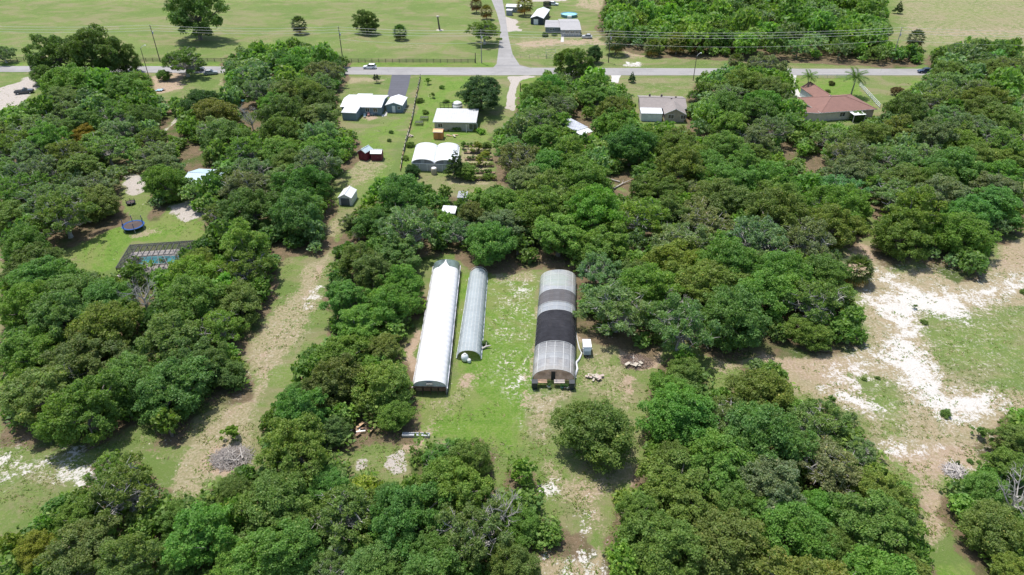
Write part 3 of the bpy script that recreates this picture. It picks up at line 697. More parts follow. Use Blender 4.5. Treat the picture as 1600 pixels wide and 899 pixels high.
# white tunnel ---------------------------------------------------------
def white_tunnel():
    e = 1.5; FL, FR = G(645.5,604,e), G(697,605,e); BL, BR = G(678,414,e), G(718,413,e)
    at = tunnel_frame(FL, FR, BL, BR)
    root = tunnel_root('tunnel_greenhouse', FL, FR, 'long greenhouse under opaque white film, standing left of the grey tunnel')
    P = [(-1.03, 1.15)]+prof(14, e, 1.15, 2.15, legs=False)+[(1.03, 1.15)]
    b = MB(); cover(b, at, P, 0, .925, 330, .085, 27); b.build('roof_cover', WHITEF, root, True)
    b = MB(); cover(b, at, P, .925, 1.0, 10, 0, 1); b.build('roof_cover', plain('torn_shaded_film', (.14,.19,.19), .4, var=.5, scale=.9, alpha=.85), root, True)['label'] = 'torn translucent film at the far end'  # torn film, with tree shade darkened into its patchy colour
    b = MB(); A = [at(-.5,.922,2.66), at(.32,.922,2.70), at(.05,.965,2.74), at(-.02,1.003,2.72), at(-.14,.962,2.73)]; b.sheet(A, .03); b.build('film_scrap', WHITEF, root)
    for s in (-1, 1):
        b = MB()
        for j in range(60):
            t0, t1 = j/60, (j+1)/60
            dz = .05*math.sin(j*1.7)
            b.quad(at(s*1.035,t0,.12), at(s*1.035,t1,.12), at(s*1.02,t1,1.22+dz), at(s*1.02,t0,1.22+dz))
        b.build('side_curtain', plain('mottled_side_film', (.44,.44,.47) , .5, var=.35, scale=.8), root)  # greyer and more mottled than the roof cover
        MB().bar(at(s*1.05,0,.12), at(s*1.05,1,.12), .06, .24).build('baseboard', plain('black_board', (.05,.05,.05), .8), root)
        MB().tube([at(s*1.07,t/20,1.18+.04*math.sin(t*2.1)) for t in range(21)], .07, 6).build('rolled_film', plain('rolled_film', (.60,.60,.64), .5, var=.3), root)
    for k in range(28):
        t = k/27
        for s in (-1, 1): MB().bar(at(s*.99,t,0), at(s*.99,t,e), .07).build('post', STEEL, root)
    # front gable: arch with vent above an open timber front
    arc = prof(14, e, 1.15, 2.15, legs=False)
    b = MB(); pts = [at(u*.985, .003, z-.03) for u, z in arc]; b.quad(*pts); b.build('end_wall', plain('gable_film', (.62,.62,.62), .5), root)
    b = MB(); M0, M1 = at(-.18,-.003,1.72), at(.2,-.003,1.72); b.quad(M0, M1, M1+Vector((0,0,.72)), M0+Vector((0,0,.72))); v = b.build('vent', plain('vent_mesh', (.12,.13,.13), .7), root)
    for q in range(5):
        z = 1.78+q*.14; MB().bar(at(-.18,-.006,z), at(.2,-.006,z), .03, .03).build('louvre', STEEL, v)
    MB().bar(at(-1,-.004,e-.05), at(1,-.004,e-.05), .08, .1).build('cross_beam', plain('dark_beam', (.10,.06,.05), .8), root)
    for u in (-.97, -.45, .05, .48, .97):
        MB().bar(at(u,-.002,0), at(u,-.002,e-.08), .09).build('door_post', plain('dark_beam', (.10,.06,.05), .8), root)
    for u0, u1, z1, mt in ((-.92,-.48,1.15,TIMBER),(-.42,.02,.95,plain('red_board', (.40,.22,.14), .8, var=.3)),(.08,.45,1.3,plain('brown_board', (.38,.26,.15), .8, var=.3)),(.52,.94,.9,plain('red_board', (.40,.22,.14), .8))):
        MB().hexa([at(u0,.02,.02), at(u1,.02,.02), at(u1,.05,.02), at(u0,.05,.02), at(u0,.02,z1), at(u1,.02,z1), at(u1,.05,z1), at(u0,.05,z1)]).build('front_board', mt, root)
    # plant benches inside, seen through the open front
    for u in (-.6, .0, .6):
        MB().hexa([at(u-.2,.06,.7), at(u+.2,.06,.7), at(u+.2,.9,.7), at(u-.2,.9,.7), at(u-.2,.06,.78), at(u+.2,.06,.78), at(u+.2,.9,.78), at(u-.2,.9,.78)]).build('bench', TIMBER, root)
white_tunnel()
def grey_tunnel():
    FL, FR = G(714,561), G(751.5,562); BL, BR = G(734.5,428), G(762,428)
    at = tunnel_frame(FL, FR, BL, BR)
    root = tunnel_root('tunnel_greenhouse', FL, FR, 'low narrow greenhouse under grey film between the white tunnel and the lawn')
    P = prof(12, .05, 1.75, 2.25, legs=False)
    b = MB(); nt = 220
    for j in range(nt+1):
        t = .0+(.985)*j/nt; w = .05*abs(math.cos(math.pi*t*22))**3; sw = .012*math.sin(t*60)+.012*math.sin(t*147)
        if t > .93: q = (t-.93)/.055
        else: q = 0
        for u, z in P: b.v.append(tuple(at(u*(1+w*.5+sw*(1 if u else 0))*(1-.22*q*q), t, (z+w)*(1-.10*q*q))))
    m_ = len(P)
    for j in range(nt):
        for k in range(m_-1): b.f.append((j*m_+k, j*m_+k+1, (j+1)*m_+k+1, (j+1)*m_+k))
    b.build('film_cover', GREYF, root, True)
    for k in range(23): hoop(at, P, min(.985, k/22), .035).build('hoop', STEEL, root)
    for u in (-.62, -.3, 0, .3, .62):
        z = .05+1.75*(max(0, 1-abs(u)**2.25))**(1/2.25)+.03
        MB().tube([at(u, .002, z), at(u, .92, z)], .028, 5).build('purlin', STEEL, root)
    # pulled-back lower lip of film
    for s in (-1, 1): MB().tube([at(s*1.03,t/16,.12+.05*math.sin(t*1.3)) for t in range(16)], .09, 6).build('rolled_film', plain('rolled_grey_film', (.50,.54,.56), .5), root)
    c = at(-.32,-.012,0)
    r2 = empty('water_tank', c, 'bulging white plastic tank in the open mouth of the grey tunnel', 'tank')
    MB().lathe(c, [(.35,0),(.55,.15),(.6,.6),(.5,1.05),(.25,1.25),(.18,1.3)], 14).build('tank_body', plain('white_plastic', (.78,.80,.80), .4, var=.06), r2, True)
    MB().lathe(c+Vector((0,0,1.3)), [(.2,0),(.2,.08)], 12).build('lid', STEEL, r2)
    c = at(.05,-.03,0); r3 = empty('plastic_drum', c, 'small white drum lying in front of the grey tunnel mouth', 'drum')
    MB().lathe(c, [(.24,0),(.3,.1),(.3,.5),(.22,.62)], 12).build('drum_body', plain('white_plastic', (.78,.80,.80), .4), r3, True)
    MB().lathe(c+Vector((0,0,.62)), [(.18,0),(.18,.05)], 12).build('lid', STEEL, r3)
grey_tunnel()
def shade_tunnel():
    FL, FR = G(831,606), G(897.5,607); BL, BR = G(844,443), G(900,443)
    at = tunnel_frame(FL, FR, BL, BR)
    root = tunnel_root('tunnel_greenhouse', FL, FR, 'tunnel greenhouse with clear bays and bands of black shade cloth, right of the lawn')
    P = prof(16, .9, 2.1, 2.2)
    # bays from the front: measured along the ridge
    L_ = (BL-FL).length; n = 20
    def tt(py): p = G(870, py, 3.0); return (p.y-FL.y)/(BL.y-FL.y)
    bounds = [('FILM2', 0.03, tt(533)), ('SHADE', tt(533), tt(484)), ('FILM', tt(484), tt(471)), ('SHADE2', tt(471), tt(452)), ('FILM', tt(452), 1.0)]
    mm = {'FILM': FILM, 'FILM2': FILM2, 'SHADE': SHADE, 'SHADE2': SHADE2}
    tint = [FILM2, plain('dusty_film_b', (.62,.62,.63), .3, var=.2, scale=.5, alpha=.5, trans=.3), plain('dusty_film_c', (.68,.70,.72), .28, var=.16, scale=.4, alpha=.6, trans=.35)]
    for key, a, z in bounds:
        nb = max(1, round((z-a)*n))
        for k in range(nb):
            t0 = a+(z-a)*k/nb; t1 = a+(z-a)*(k+1)/nb
            b = MB(); lf = .06 if 'SHADE' in key else 0
            cover(b, at, P, t0+.0005, t1-.0005, 4, 0, 1, lf)
            m = mm[key] if key != 'FILM2' else tint[k % 3]
            b.build('cover_panel', m, root, True)
    for k in range(n+1):
        t = .03+.97*k/n; hoop(at, P, t, .035).build('hoop', STEEL, root)
    for a in (a for _, a, _ in bounds[1:]):
        hoop(at, [(u, z+.09) for u, z in P], a, .045).build('hoop', STEEL, root)
    for u in (-.78, -.42, 0, .42, .78):
        z = .9+2.1*(max(0, 1-abs(u)**2.2))**(1/2.2)+.05
        MB().tube([at(u, .03, z), at(u, bounds[0][2], z)], .04, 5).build('purlin', STEEL, root)
        MB().tube([at(u, bounds[1][2], z-.05), at(u, bounds[2][2], z+.0)], .02, 5).build('purlin', STEEL, root); MB().tube([at(u, bounds[3][2], z), at(u, 1, z)], .025, 5).build('purlin', STEEL, root)
    for s in (-1, 1): MB().bar(at(s*1.01,0,.15), at(s*1.01,1,.15), .06, .3).build('baseboard', plain('black_board', (.05,.05,.05), .8), root)
    # gable: brown netting end wall set back under the film
    b = MB(); pts = [at(u*.97, .06, z-.05) for u, z in prof(16, .9, 2.1, 2.2, legs=False)]; pts = [at(-.97,.06,.1)]+pts+[at(.97,.06,.1)]
    b.quad(*pts); b.build('end_wall', plain('brown_netting', (.62,.42,.29), .85, var=.25, alpha=.8, trans=.3), root)
    b = MB(); b.quad(at(-.12,.055,.1), at(.08,.055,.1), at(.08,.055,1.9), at(-.12,.055,1.9)); b.build('door', plain('dark_door', (.05,.045,.04), .8), root)
    MB().slab([at(-.94,.07,0), at(.94,.07,0), at(.94,.97,0), at(-.94,.97,0)], .0, .03).build('floor_cloth', plain('floor_cloth', (.36,.32,.29), .9, var=.25, scale=.5), root)
    for u in (-.62, -.05, .55):
        MB().hexa([at(u-.17,.1,.6), at(u+.17,.1,.6), at(u+.17,.92,.6), at(u-.17,.92,.6), at(u-.17,.1,.68), at(u+.17,.1,.68), at(u+.17,.92,.68), at(u-.17,.92,.68)]).build('bench', plain('grey_bench', (.33,.33,.34), .7, var=.3, scale=1.5), root)
    # things standing in the mouth
    for u, wd, h, col, lab in ((-.87,.85,1.25,(.02,.035,.04),'black bin at the left corner of the shade cloth tunnel mouth'),(.86,.75,1.3,(.035,.05,.075),'dark blue bin at the right corner of the shade cloth tunnel mouth')):
        c = at(u,-.002,0); r = empty('storage_bin', c, lab, 'bin')
        MB().hexa([(c.x-wd/2*.85,c.y-.35,0),(c.x+wd/2*.85,c.y-.35,0),(c.x+wd/2*.85,c.y+.35,0),(c.x-wd/2*.85,c.y+.35,0),(c.x-wd/2,c.y-.42,h),(c.x+wd/2,c.y-.42,h),(c.x+wd/2,c.y+.42,h),(c.x-wd/2,c.y+.42,h)]).build('bin_body', plain('bin_%d' % (u*100), col, .5), r)
        MB().box(c.x-wd/2-.04, c.x+wd/2+.04, c.y-.46, c.y+.46, h, h+.09).build('lid', plain('bin_lid', (.05,.055,.06), .5), r)
    items = [(-.55,'potting_table','orange brown potting table left of the dark doorway of the shade cloth tunnel','table',(.46,.30,.20)),(.28,'potting_table','pale pink potting table right of the dark doorway of the shade cloth tunnel','table',(.56,.48,.43))]
    for u, nm, lab, cat, col in items:
        c = at(u, .018, 0); r = empty(nm, c, lab, cat)
        MB().box(c.x-.8, c.x+.8, c.y-.4, c.y+.4, .85, .93).build('table_top', plain(nm+str(int(u*100)), col, .7), r)
        for sx in (-.72,.72):
            for sy in (-.34,.34): MB().box(c.x+sx-.04, c.x+sx+.04, c.y+sy-.04, c.y+sy+.04, 0, .85).build('leg', TIMBER, r)
    for i, (u, t, col, lab) in enumerate(((.42,-.004,(.10,.26,.20),'green potted plant, left of the pots by the right bin'),(.55,-.001,(.5,.42,.45),'mauve pot between the green pot and the right bin'),(.67,-.005,(.6,.6,.62),'pale grey pot nearest the dark blue bin'),(-.2,.0,(.72,.7,.66),'white pot just left of the dark doorway'))):
        c = at(u,t,0); r = empty('plant_pot', c, lab+' at the tunnel mouth', 'pot', 'pots at the mouth of the shade cloth tunnel')
        MB().lathe(c, [(.18,0),(.26,.35),(.29,.36),(.28,.42)], 10).build('pot', plain('pot%d' % i, col, .6), r, True)
        rr = np.random.default_rng(i); v, f, tn = leaves(np.array([[0,0,.62]]), np.array([.3]), 60, .12, rr)
        link('plant', np_mesh('plant', v, f, [FOL], tn), r, color=(.07,.15,.04))
shade_tunnel()
def twin_house():
    e = 2.0; FL, FR = G(643.5,255,e), G(714.5,257.5,e); BL, BR = G(650,230,e), G(717.5,230.5,e)
    FL.z = FR.z = BL.z = BR.z = 0
    at = tunnel_frame(FL, FR, BL, BR)
    root = tunnel_root('twin_greenhouse', FL, FR, 'double arched white greenhouse behind the conical tree, two vaults sharing a gutter')
    gm = plain('poly_sheet', (.82,.84,.88), .3, var=.10, scale=.6, alpha=.96, trans=.15); wm = plain('white_metal', (.82,.82,.82), .4, var=.05)
    for s in (-1, 1):
        def A(u, t, z, s=s): return at(s*.5+u*.5, t, z)
        P = prof(12, e, 1.15, 2.1, legs=False)
        nb = 8
        for k in range(nb):
            b = MB(); cover(b, A, P, k/nb+.002, (k+1)/nb-.002, 2); b.build('roof_panel', gm, root, True)
        for k in (0, nb): hoop(A, P, k/nb, .14).build('arch_trim', wm, root)
        for k in range(1, nb): hoop(A, P, k/nb, .035).build('arch_rib', wm, root)
        b = MB(); b.quad(*[A(u*.98, .01, z-.04) for u, z in P]); b.build('gable', plain('gable_mesh', (.23,.23,.24), .7), root)
        b = MB(); b.quad(A(-.2,.0,e), A(.12,.0,e), A(.12,.0,e+1.05), A(-.2,.0,e+1.05)); b.build('vent', plain('vent_frame', (.36,.37,.38), .6), root)
        b = MB(); b.quad(A(-.98,.005,.02), A(.98,.005,.02), A(.98,.005,e-.12), A(-.98,.005,e-.12)); b.build('front_panel', plain('front_sheet', (.44,.45,.46), .5, var=.15), root)
        MB().bar(A(-1,.0,e-.06), A(1,.0,e-.06), .1, .14).build('beam', wm, root)
        for u in (-1, -.33, .33, 1): MB().bar(A(u,-.003,0), A(u,-.003,e), .09).build('post', wm, root)
    MB().bar(at(0,0,e+.02), at(0,1,e+.02), .35, .12).build('gutter', wm, root)
    for s in (-1, 1):
        MB().bar(at(s,0,e), at(s,1,e), .2, .15).build('eave_trim', wm, root)
        b = MB(); b.quad(at(s,.0,.02), at(s,1,.02), at(s,1,e), at(s,0,e)); b.build('side_panel', gm, root)
    c = G(678.5, 272); r = empty('water_tank', c, 'tan barrel tank with white lid in front of the twin greenhouse', 'tank')
    MB().lathe(c, [(.7,0),(.72,.1),(.72,1.4),(.66,1.5)], 16).build('tank_body', plain('tan_tank', (.42,.37,.27), .6), r, True)
    MB().lathe(c+Vector((0,0,1.5)), [(.62,0),(.6,.12),(.2,.2)], 16).build('lid', wm, r, True)
twin_house()
# garden rows right of the twin greenhouse
for i in range(6):
    a = G(724+i*1.2, 229+i*10.5); r = empty('planting_bed', a, ['back', 'second', 'third', 'fourth', 'fifth', 'front'][i]+' raised planting bed of the plot right of the twin greenhouse', 'planting bed', 'beds right of the twin greenhouse')
    bb = MB().box(a.x, a.x+7, a.y-.45, a.y+.45, -.02, .28); bb.build('soil', plain('bed_soil', (.22,.15,.10), .95, var=.3), r)
    for dy in (-.5, .5): MB().box(a.x-.05, a.x+7.05, a.y+dy-.04, a.y+dy+.04, 0, .24).build('board', FEN, r)
    rr = np.random.default_rng(100+i); cc = np.stack([rr.random(14)*6.6+.2, rr.normal(size=14)*.12, .4+.2*rr.random(14)], 1)
    v, f, tn = leaves(cc, np.full(14, .55), 900, .12, rr); link('plants', np_mesh('plants', v, f, [FOL], tn), r, color=(.15,.19,.04) if i % 2 else (.10,.17,.035))

# ------------------------------------------------------------------ houses
GLASS = plain('window_glass', (.04,.05,.06), .12, spec=.8)
WHITE = plain('white_trim', (.78,.78,.77), .5, var=.05)
def frame2(A, B, dep):
    """local frame: origin A, x to B along the front, y back"""
    d = (B-A); d.z = 0; w = d.length; d.normalize(); n = Vector((-d.y, d.x, 0))
    if n.y < 0: n = -n
    def q(x, y, z): return Vector((A.x, A.y, 0))+d*x+n*y+Vector((0,0,z))
    return q, w
def window(q, x, z, w, h, root, side='front', y=0.0, depth=None, dark=None):
    o = .035
    if side == 'front': p = lambda a, c, k: q(a, y-k, c)
    elif side == 'right': p = lambda a, c, k: q(y+k, a, c)
    else: p = lambda a, c, k: q(y-k, a, c)
    fr = MB()
    for a, b_, c, d_ in ((x-.07, x, z, z+h), (x+w, x+w+.07, z, z+h), (x-.07, x+w+.07, z-.08, z), (x-.07, x+w+.07, z+h, z+h+.08), (x+w/2-.025, x+w/2+.025, z, z+h)):
        fr.hexa([p(a,c,0), p(b_,c,0), p(b_,c,o+.03), p(a,c,o+.03), p(a,d_,0), p(b_,d_,0), p(b_,d_,o+.03), p(a,d_,o+.03)])
    f = fr.build('window', WHITE, root)
    MB().hexa([p(x,z,.0), p(x+w,z,0), p(x+w,z,o), p(x,z,o), p(x,z+h,0), p(x+w,z+h,0), p(x+w,z+h,o), p(x,z+h,o)]).build('pane', dark or GLASS, f)
def house(name, label, A, B, dep, hw, rise, kind, wallm, roofm, cat='house', over=.35, windows=(), door=None, ridge='x', doorm=None, root=None, yoff=0.0, shed=False):
    """A,B: ground points of the front wall; kind gable/hip/shed; ridge along x or y"""
    q, w = frame2(A, B, dep); root = root or empty(name, q(w/2, dep/2, 0), label, cat)
    o = over; t = .12
    def wall(P): b = MB(); b.quad(*P); b.build('wall', wallm, root)
    e = hw
    if kind == 'gable' and ridge == 'x':
        wall([q(0,0,0), q(w,0,0), q(w,0,e), q(0,0,e)]); wall([q(0,dep,0), q(w,dep,0), q(w,dep,e), q(0,dep,e)])
        for x in (0, w): wall([q(x,0,0), q(x,dep,0), q(x,dep,e), q(x,dep/2,e+rise*.98), q(x,0,e)])
        sl = rise/(dep/2); dz = -o*sl
        for y0 in (-o, dep+o): MB().sheet([q(-o,y0,e+dz+.05), q(w+o,y0,e+dz+.05), q(w+o,dep/2,e+rise+.05), q(-o,dep/2,e+rise+.05)], t).build('roof', roofm, root)
        MB().bar(q(-o,dep/2,e+rise+.07), q(w+o,dep/2,e+rise+.07), .22, .06).build('ridge_cap', roofm, root)
        for y0 in (-o-.02, dep+o+.02): MB().bar(q(-o,y0,e+dz-.02), q(w+o,y0,e+dz-.02), .05, .16).build('fascia', WHITE, root)
    elif kind == 'gable':
        for x in (0, w): wall([q(x,0,0), q(x,dep,0), q(x,dep,e), q(x,0,e)])
        for y in (0, dep): wall([q(0,y,0), q(w,y,0), q(w,y,e), q(w/2,y,e+rise*.98), q(0,y,e)])
        sl = rise/(w/2); dz = -o*sl
        for x0 in (-o, w+o): MB().sheet([q(x0,-o,e+dz+.05), q(x0,dep+o,e+dz+.05), q(w/2,dep+o,e+rise+.05), q(w/2,-o,e+rise+.05)], t).build('roof', roofm, root)
        MB().bar(q(w/2,-o,e+rise+.07), q(w/2,dep+o,e+rise+.07), .22, .06).build('ridge_cap', roofm, root)
        for x0 in (-o, w+o): MB().bar(q(x0,-o-.03,e+dz-.02), q(w/2,-o-.03,e+rise-.02), .05, .16).build('fascia', WHITE, root)
    elif kind == 'hip':
        for P in ([q(0,0,0), q(w,0,0), q(w,0,e), q(0,0,e)], [q(0,dep,0), q(w,dep,0), q(w,dep,e), q(0,dep,e)], [q(0,0,0), q(0,dep,0), q(0,dep,e), q(0,0,e)], [q(w,0,0), q(w,dep,0), q(w,dep,e), q(w,0,e)]): wall(P)
        in_ = min(dep, w)/2; r0, r1 = q(in_,dep/2,e+rise), q(w-in_,dep/2,e+rise); z = e-.1
        c = [q(-o,-o,z), q(w+o,-o,z), q(w+o,dep+o,z), q(-o,dep+o,z)]
        for P in ([c[0],c[1],r1,r0], [c[1],c[2],r1], [c[2],c[3],r0,r1], [c[3],c[0],r0]): MB().sheet(P, t).build('roof', roofm, root)
        for a, b_ in ((c[0],c[1]),(c[1],c[2]),(c[2],c[3]),(c[3],c[0])):
            MB().bar(a+Vector((0,0,-.1)), b_+Vector((0,0,-.1)), .05, .16).build('fascia', WHITE, root)
        MB().bar(r0+Vector((0,0,.03)), r1+Vector((0,0,.03)), .25, .08).build('ridge_cap', roofm, root)
        for a, b_ in ((c[0],r0),(c[1],r1),(c[2],r1),(c[3],r0)): MB().bar(a+Vector((0,0,.03)), b_+Vector((0,0,.03)), .2, .06).build('hip_cap', roofm, root)
    else: # shed: high at the back
        wall([q(0,0,0), q(w,0,0), q(w,0,e), q(0,0,e)]); wall([q(0,dep,0), q(w,dep,0), q(w,dep,e+rise), q(0,dep,e+rise)])
        for x in (0, w): wall([q(x,0,0), q(x,dep,0), q(x,dep,e+rise), q(x,0,e)])
        sl = rise/dep
        MB().sheet([q(-o,-o,e-o*sl+.06), q(w+o,-o,e-o*sl+.06), q(w+o,dep+o,e+rise+o*sl+.06), q(-o,dep+o,e+rise+o*sl+.06)], t).build('roof', roofm, root)
        MB().bar(q(-o,-o-.02,e-o*sl), q(w+o,-o-.02,e-o*sl), .05, .16).build('fascia', WHITE, root)
    for wd in windows:
        x, z, ww, hh = wd[:4]; side = wd[4] if len(wd) > 4 else 'front'
        window(q, x, z, ww, hh, root, side, 0.0 if side == 'front' else (w if side == 'right' else 0))
    if door:
        x, ww, hh = door; d_ = MB().hexa([q(x,-.06,.02), q(x+ww,-.06,.02), q(x+ww,.0,.02), q(x,.0,.02), q(x,-.06,hh), q(x+ww,-.06,hh), q(x+ww,.0,hh), q(x,0,hh)]).build('door', doorm or WHITE, root)
        MB().box(*sorted((q(x+ww*.82,0,0).x, q(x+ww*.9,0,0).x)), q(x,-.12,0).y, q(x,-.06,0).y, .98, 1.06).build('handle', STEEL, d_)
    return root, q, w
def eave(px1, py1, px2, py2, z, over):   # front wall foot from the visible front eave
    A = G(px1, py1, z); B = G(px2, py2, z); d = (B-A).normalized(); n = Vector((-d.y, d.x, 0))
    if n.y < 0: n = -n
    return A+d*over+n*over, B-d*over+n*over
def depth(px, yf, yb, z, over): return (G(px, yb, z).y-G(px, yf, z).y)-2*over
WROOF = seamed('white_metal_roof', (.70,.71,.72), 0, .42, .45, .11)
BLUEW = seamed('blue_grey_siding', (.19,.26,.31), 2, .2, .6, .12)
# house with the white roof, left of the dark driveway
A, B = eave(531,167,596,168,2.5,.35); dp = depth(565,168,149,2.5,.35)
r_, q, w = house('house', 'blue-grey house under a bright white metal roof beside the dark driveway', A, B, dp, 2.5, .75, 'gable', BLUEW, WROOF, windows=[(w_, 1.0, 1.1, 1.1) for w_ in (7.0, 9.3)], door=None)
house('house', '', q(w*.10,-4.3,0), q(w*.46,-4.6,0), 4.3, 2.25, .45, 'shed', BLUEW, seamed('grey_metal_roof', (.60,.60,.61), 0, .42, .45, .08), root=r_, over=.18)
house('house', '', q(w*.2,dp-.2,0), q(w*.58,dp-.2,0), 1.7, 2.62, -.2, 'shed', BLUEW, WROOF, root=r_, over=.15)
# patio clutter by it
for i, (px, py, col, nm, lab) in enumerate(((576,182,(.55,.30,.28),'patio_chair','reddish patio chair under the wall of the white roofed house'),(581,180.5,(.6,.58,.55),'patio_chair','pale patio chair right of the reddish one'),(570,184,(.30,.42,.50),'patio_chair','blue patio chair nearest the corner wing of the white roofed house'),(588,180,(.10,.10,.12),'patio_chair','black patio chair nearest the garage'))):
    p = G(px, py); r = empty(nm, p, lab, 'chair', 'patio chairs behind the white roofed house'); m = plain('chair%d' % i, col, .5)
    MB().box(p.x-.3, p.x+.3, p.y-.3, p.y+.3, .42, .5).build('seat', m, r); MB().box(p.x-.3, p.x+.3, p.y+.25, p.y+.32, .5, 1.05).build('backrest', m, r)
    for sx in (-.26,.26):
        for sy in (-.26,.26): MB().box(p.x+sx-.03, p.x+sx+.03, p.y+sy-.03, p.y+sy+.03, 0, .42).build('leg', m, r)
A, B = eave(601.5,164.3,629,165,2.3,.25); dp = depth(615,165,152,2.3,.25)
house('garage', 'detached blue-grey garage with white gable roof at the end of the dark driveway', A, B, dp, 2.3, .75, 'gable', BLUEW, WROOF, cat='garage', ridge='y', over=.25, door=(1.7,.95,2.0), windows=[(3.4,1.1,.8,.7)])
# long grey-white roof house
A, B = eave(676,191,744,192,2.6,.4); dp = depth(710,191.5,173,2.9,.4)
CROOF = seamed('pale_grey_roof', (.52,.52,.52), 0, .6, .5, .12)
r_, q, w = house('house', 'long low house with one pale grey roof beside the big round tree', A, B, dp, 2.6, .55, 'shed', plain('tan_wall', (.42,.39,.33), .8), CROOF, over=.4, windows=[(1.0,1.0,1.2,1.0),(9.6,.4,2.2,1.7)], door=(7.6,1.0,2.0), doorm=plain('tan_door', (.35,.34,.30), .6))
MB().bar(q(8.9,-1.0,0), q(8.9,-1.0,2.2), .12).build('porch_post', WHITE, r_)
c = G(715,171); r = empty('water_tank', c, 'white domed tank behind the long pale roofed house', 'tank')
MB().lathe(c, [(1.5,0),(1.5,1.6)], 18).build('tank_body', WHITE, r, True); MB().lathe(c+Vector((0,0,1.6)), [(1.52,0),(1.2,.5),(.6,.8),(.15,.9)], 18).build('lid', WHITE, r, True)
c = G(688,172); r = empty('trellis', c, 'dark trellis frame behind the long pale roofed house', 'trellis')
for k in range(5): MB().box(c.x+k*1.2-.06, c.x+k*1.2+.06, c.y-.06, c.y+.06, 0, 2.2).build('post', DARKIN, r)
for z in (.8,1.5,2.15): MB().box(c.x, c.x+4.8, c.y-.04, c.y+.04, z-.08, z+.08).build('rail', DARKIN, r)
# orange shed
A, B = eave(676,206.5,691.5,207,2.1,.12)
ORG = plain('orange_wall', (.62,.25,.08), .7, var=.15); house('garden_shed', 'small orange shed in front of the long pale roofed house', A, B, 2.2, 2.1, .35, 'gable', ORG, plain('orange_roof', (.80,.42,.20), .6, var=.1), cat='shed', over=.12, door=(1.2,.8,1.8), doorm=plain('orange_door', (.45,.18,.06), .6))
# two red barns
RED = seamed('barn_red', (.17,.025,.045), 0, .3, .7, .2); 
A, B = eave(578,240,596,240.3,2.0,.12); house('barn_shed', 'small red barn shed with white roof, right one of the pair', A, B, 2.2, 2.0, .55, 'gable', RED, WROOF, cat='shed', over=.12, door=(1.0,.9,1.7), doorm=RED)
A, B = eave(558,236.5,571,239.5,2.2,.12); house('barn_shed', 'small red barn shed with faded teal roof against the trees, left one of the pair', A, B, 2.9, 2.2, .7, 'gable', RED, seamed('faded_teal_roof', (.42,.52,.55), 0, .3, .5, .25), cat='shed', over=.12, ridge='y', door=(.6,.8,1.7), doorm=RED)
# white carport
A, B = eave(527.5,309,549,310,1.9,.1); dp = depth(540,309.5,296,1.9,.1)
r_, q, w = house('carport', 'white gabled metal carport half hidden by the trees at the head of the strip', A, B, dp, 1.9, .8, 'gable', plain('white_sheet', (.72,.73,.74), .5), WROOF, cat='carport', ridge='y', over=.1)
MB().hexa([q(.5,-.04,.02), q(w-.5,-.04,.02), q(w-.5,0.0,.02), q(.5,0.0,.02), q(.5,-.04,1.75), q(w-.5,-.04,1.75), q(w-.5,0,1.75), q(.5,0,1.75)]).build('door', plain('shaded_opening_grey', (.10,.12,.15), .6), r_)  # no door here: dark sheet painted for the shade inside the open front
# grey-brown roof house
GB = seamed('grey_brown_shingle', (.27,.235,.22), 1, .5, .85, .12, depth=.2)
A, B = eave(1000,168,1074,170,2.6,.4); dp = depth(1037,169,150,2.6,.4)
r_, q, w = house('house', 'beige house with grey-brown shingle roof below the mown front lawn right of the crossroads', A, B, dp, 2.6, 1.2, 'gable', plain('beige_wall', (.42,.36,.30), .8), GB, over=.4)
A2, B2 = eave(1038,177.5,1073,178.5,2.6,.4)
house('x', '', A2, B2, 6.5, 2.6, 1.35, 'gable', plain('beige_wall', (.42,.36,.30), .8), GB, root=r_, over=.4, ridge='y', windows=[(.9,1.0,1.5,1.1),(4.4,1.0,1.4,1.1)])
A2, B2 = eave(1002,177,1036,177.5,2.4,.1)
house('x', '', A2, B2, 3.6, 2.3, .3, 'shed', plain('white_sheet', (.72,.73,.74), .5), WROOF, root=r_, over=.1)
for x, y in ((3,dp*.78),(6.5,dp*.78),(10.5,dp*.62),(9,dp*.45)):
    MB().box(q(x,y,0).x-.25, q(x,y,0).x+.25, q(x,y,0).y-.15, q(x,y,0).y+.15, 3.0, 3.0+.9).build('roof_vent', plain('vent_dark', (.12,.10,.10), .7), r_)
# red-brown hip roof house
RB = seamed('red_brown_shingle', (.235,.125,.10), 1, .5, .85, .13, depth=.2)
TANW = plain('cream_wall', (.62,.56,.46), .8)
A, B = eave(1283,176,1371,170,2.8,.5); dp = depth(1320,174,150,2.8,.5)
r_, q, w = house('house', 'large house with red-brown hipped shingle roof beside the concrete driveway', A, B, dp, 2.8, 2.0, 'hip', TANW, RB, over=.5, windows=[(6,1,1.6,1.2),(10,1,1.6,1.2)])
A2, B2 = eave(1277,168.5,1302,168,2.8,.3); 
house('x', '', G(1279,171,0), G(1304,170,0), 12.5, 2.75, 1.5, 'gable', plain('blue_white_wall', (.50,.58,.60), .7), RB, root=r_, over=.3, ridge='y', windows=[(2,.6,3.5,1.6,'left')])
A2, B2 = eave(1258,175.5,1285,177,2.5,.2); house('x', '', A2, B2, 2.4, 2.4, .5, 'shed', TANW, RB, root=r_, over=.2)
MB().hexa([q(8.5,-3,2.2), q(12.2,-3,2.2), q(12.2,-.1,2.35), q(8.5,-.1,2.35), q(8.5,-3,2.3), q(12.2,-3,2.3), q(12.2,-.1,2.45), q(8.5,-.1,2.45)]).build('porch_roof', WHITE, r_)
for x in (8.6, 12.1): MB().bar(q(x,-2.9,0), q(x,-2.9,2.2), .1).build('porch_post', WHITE, r_)
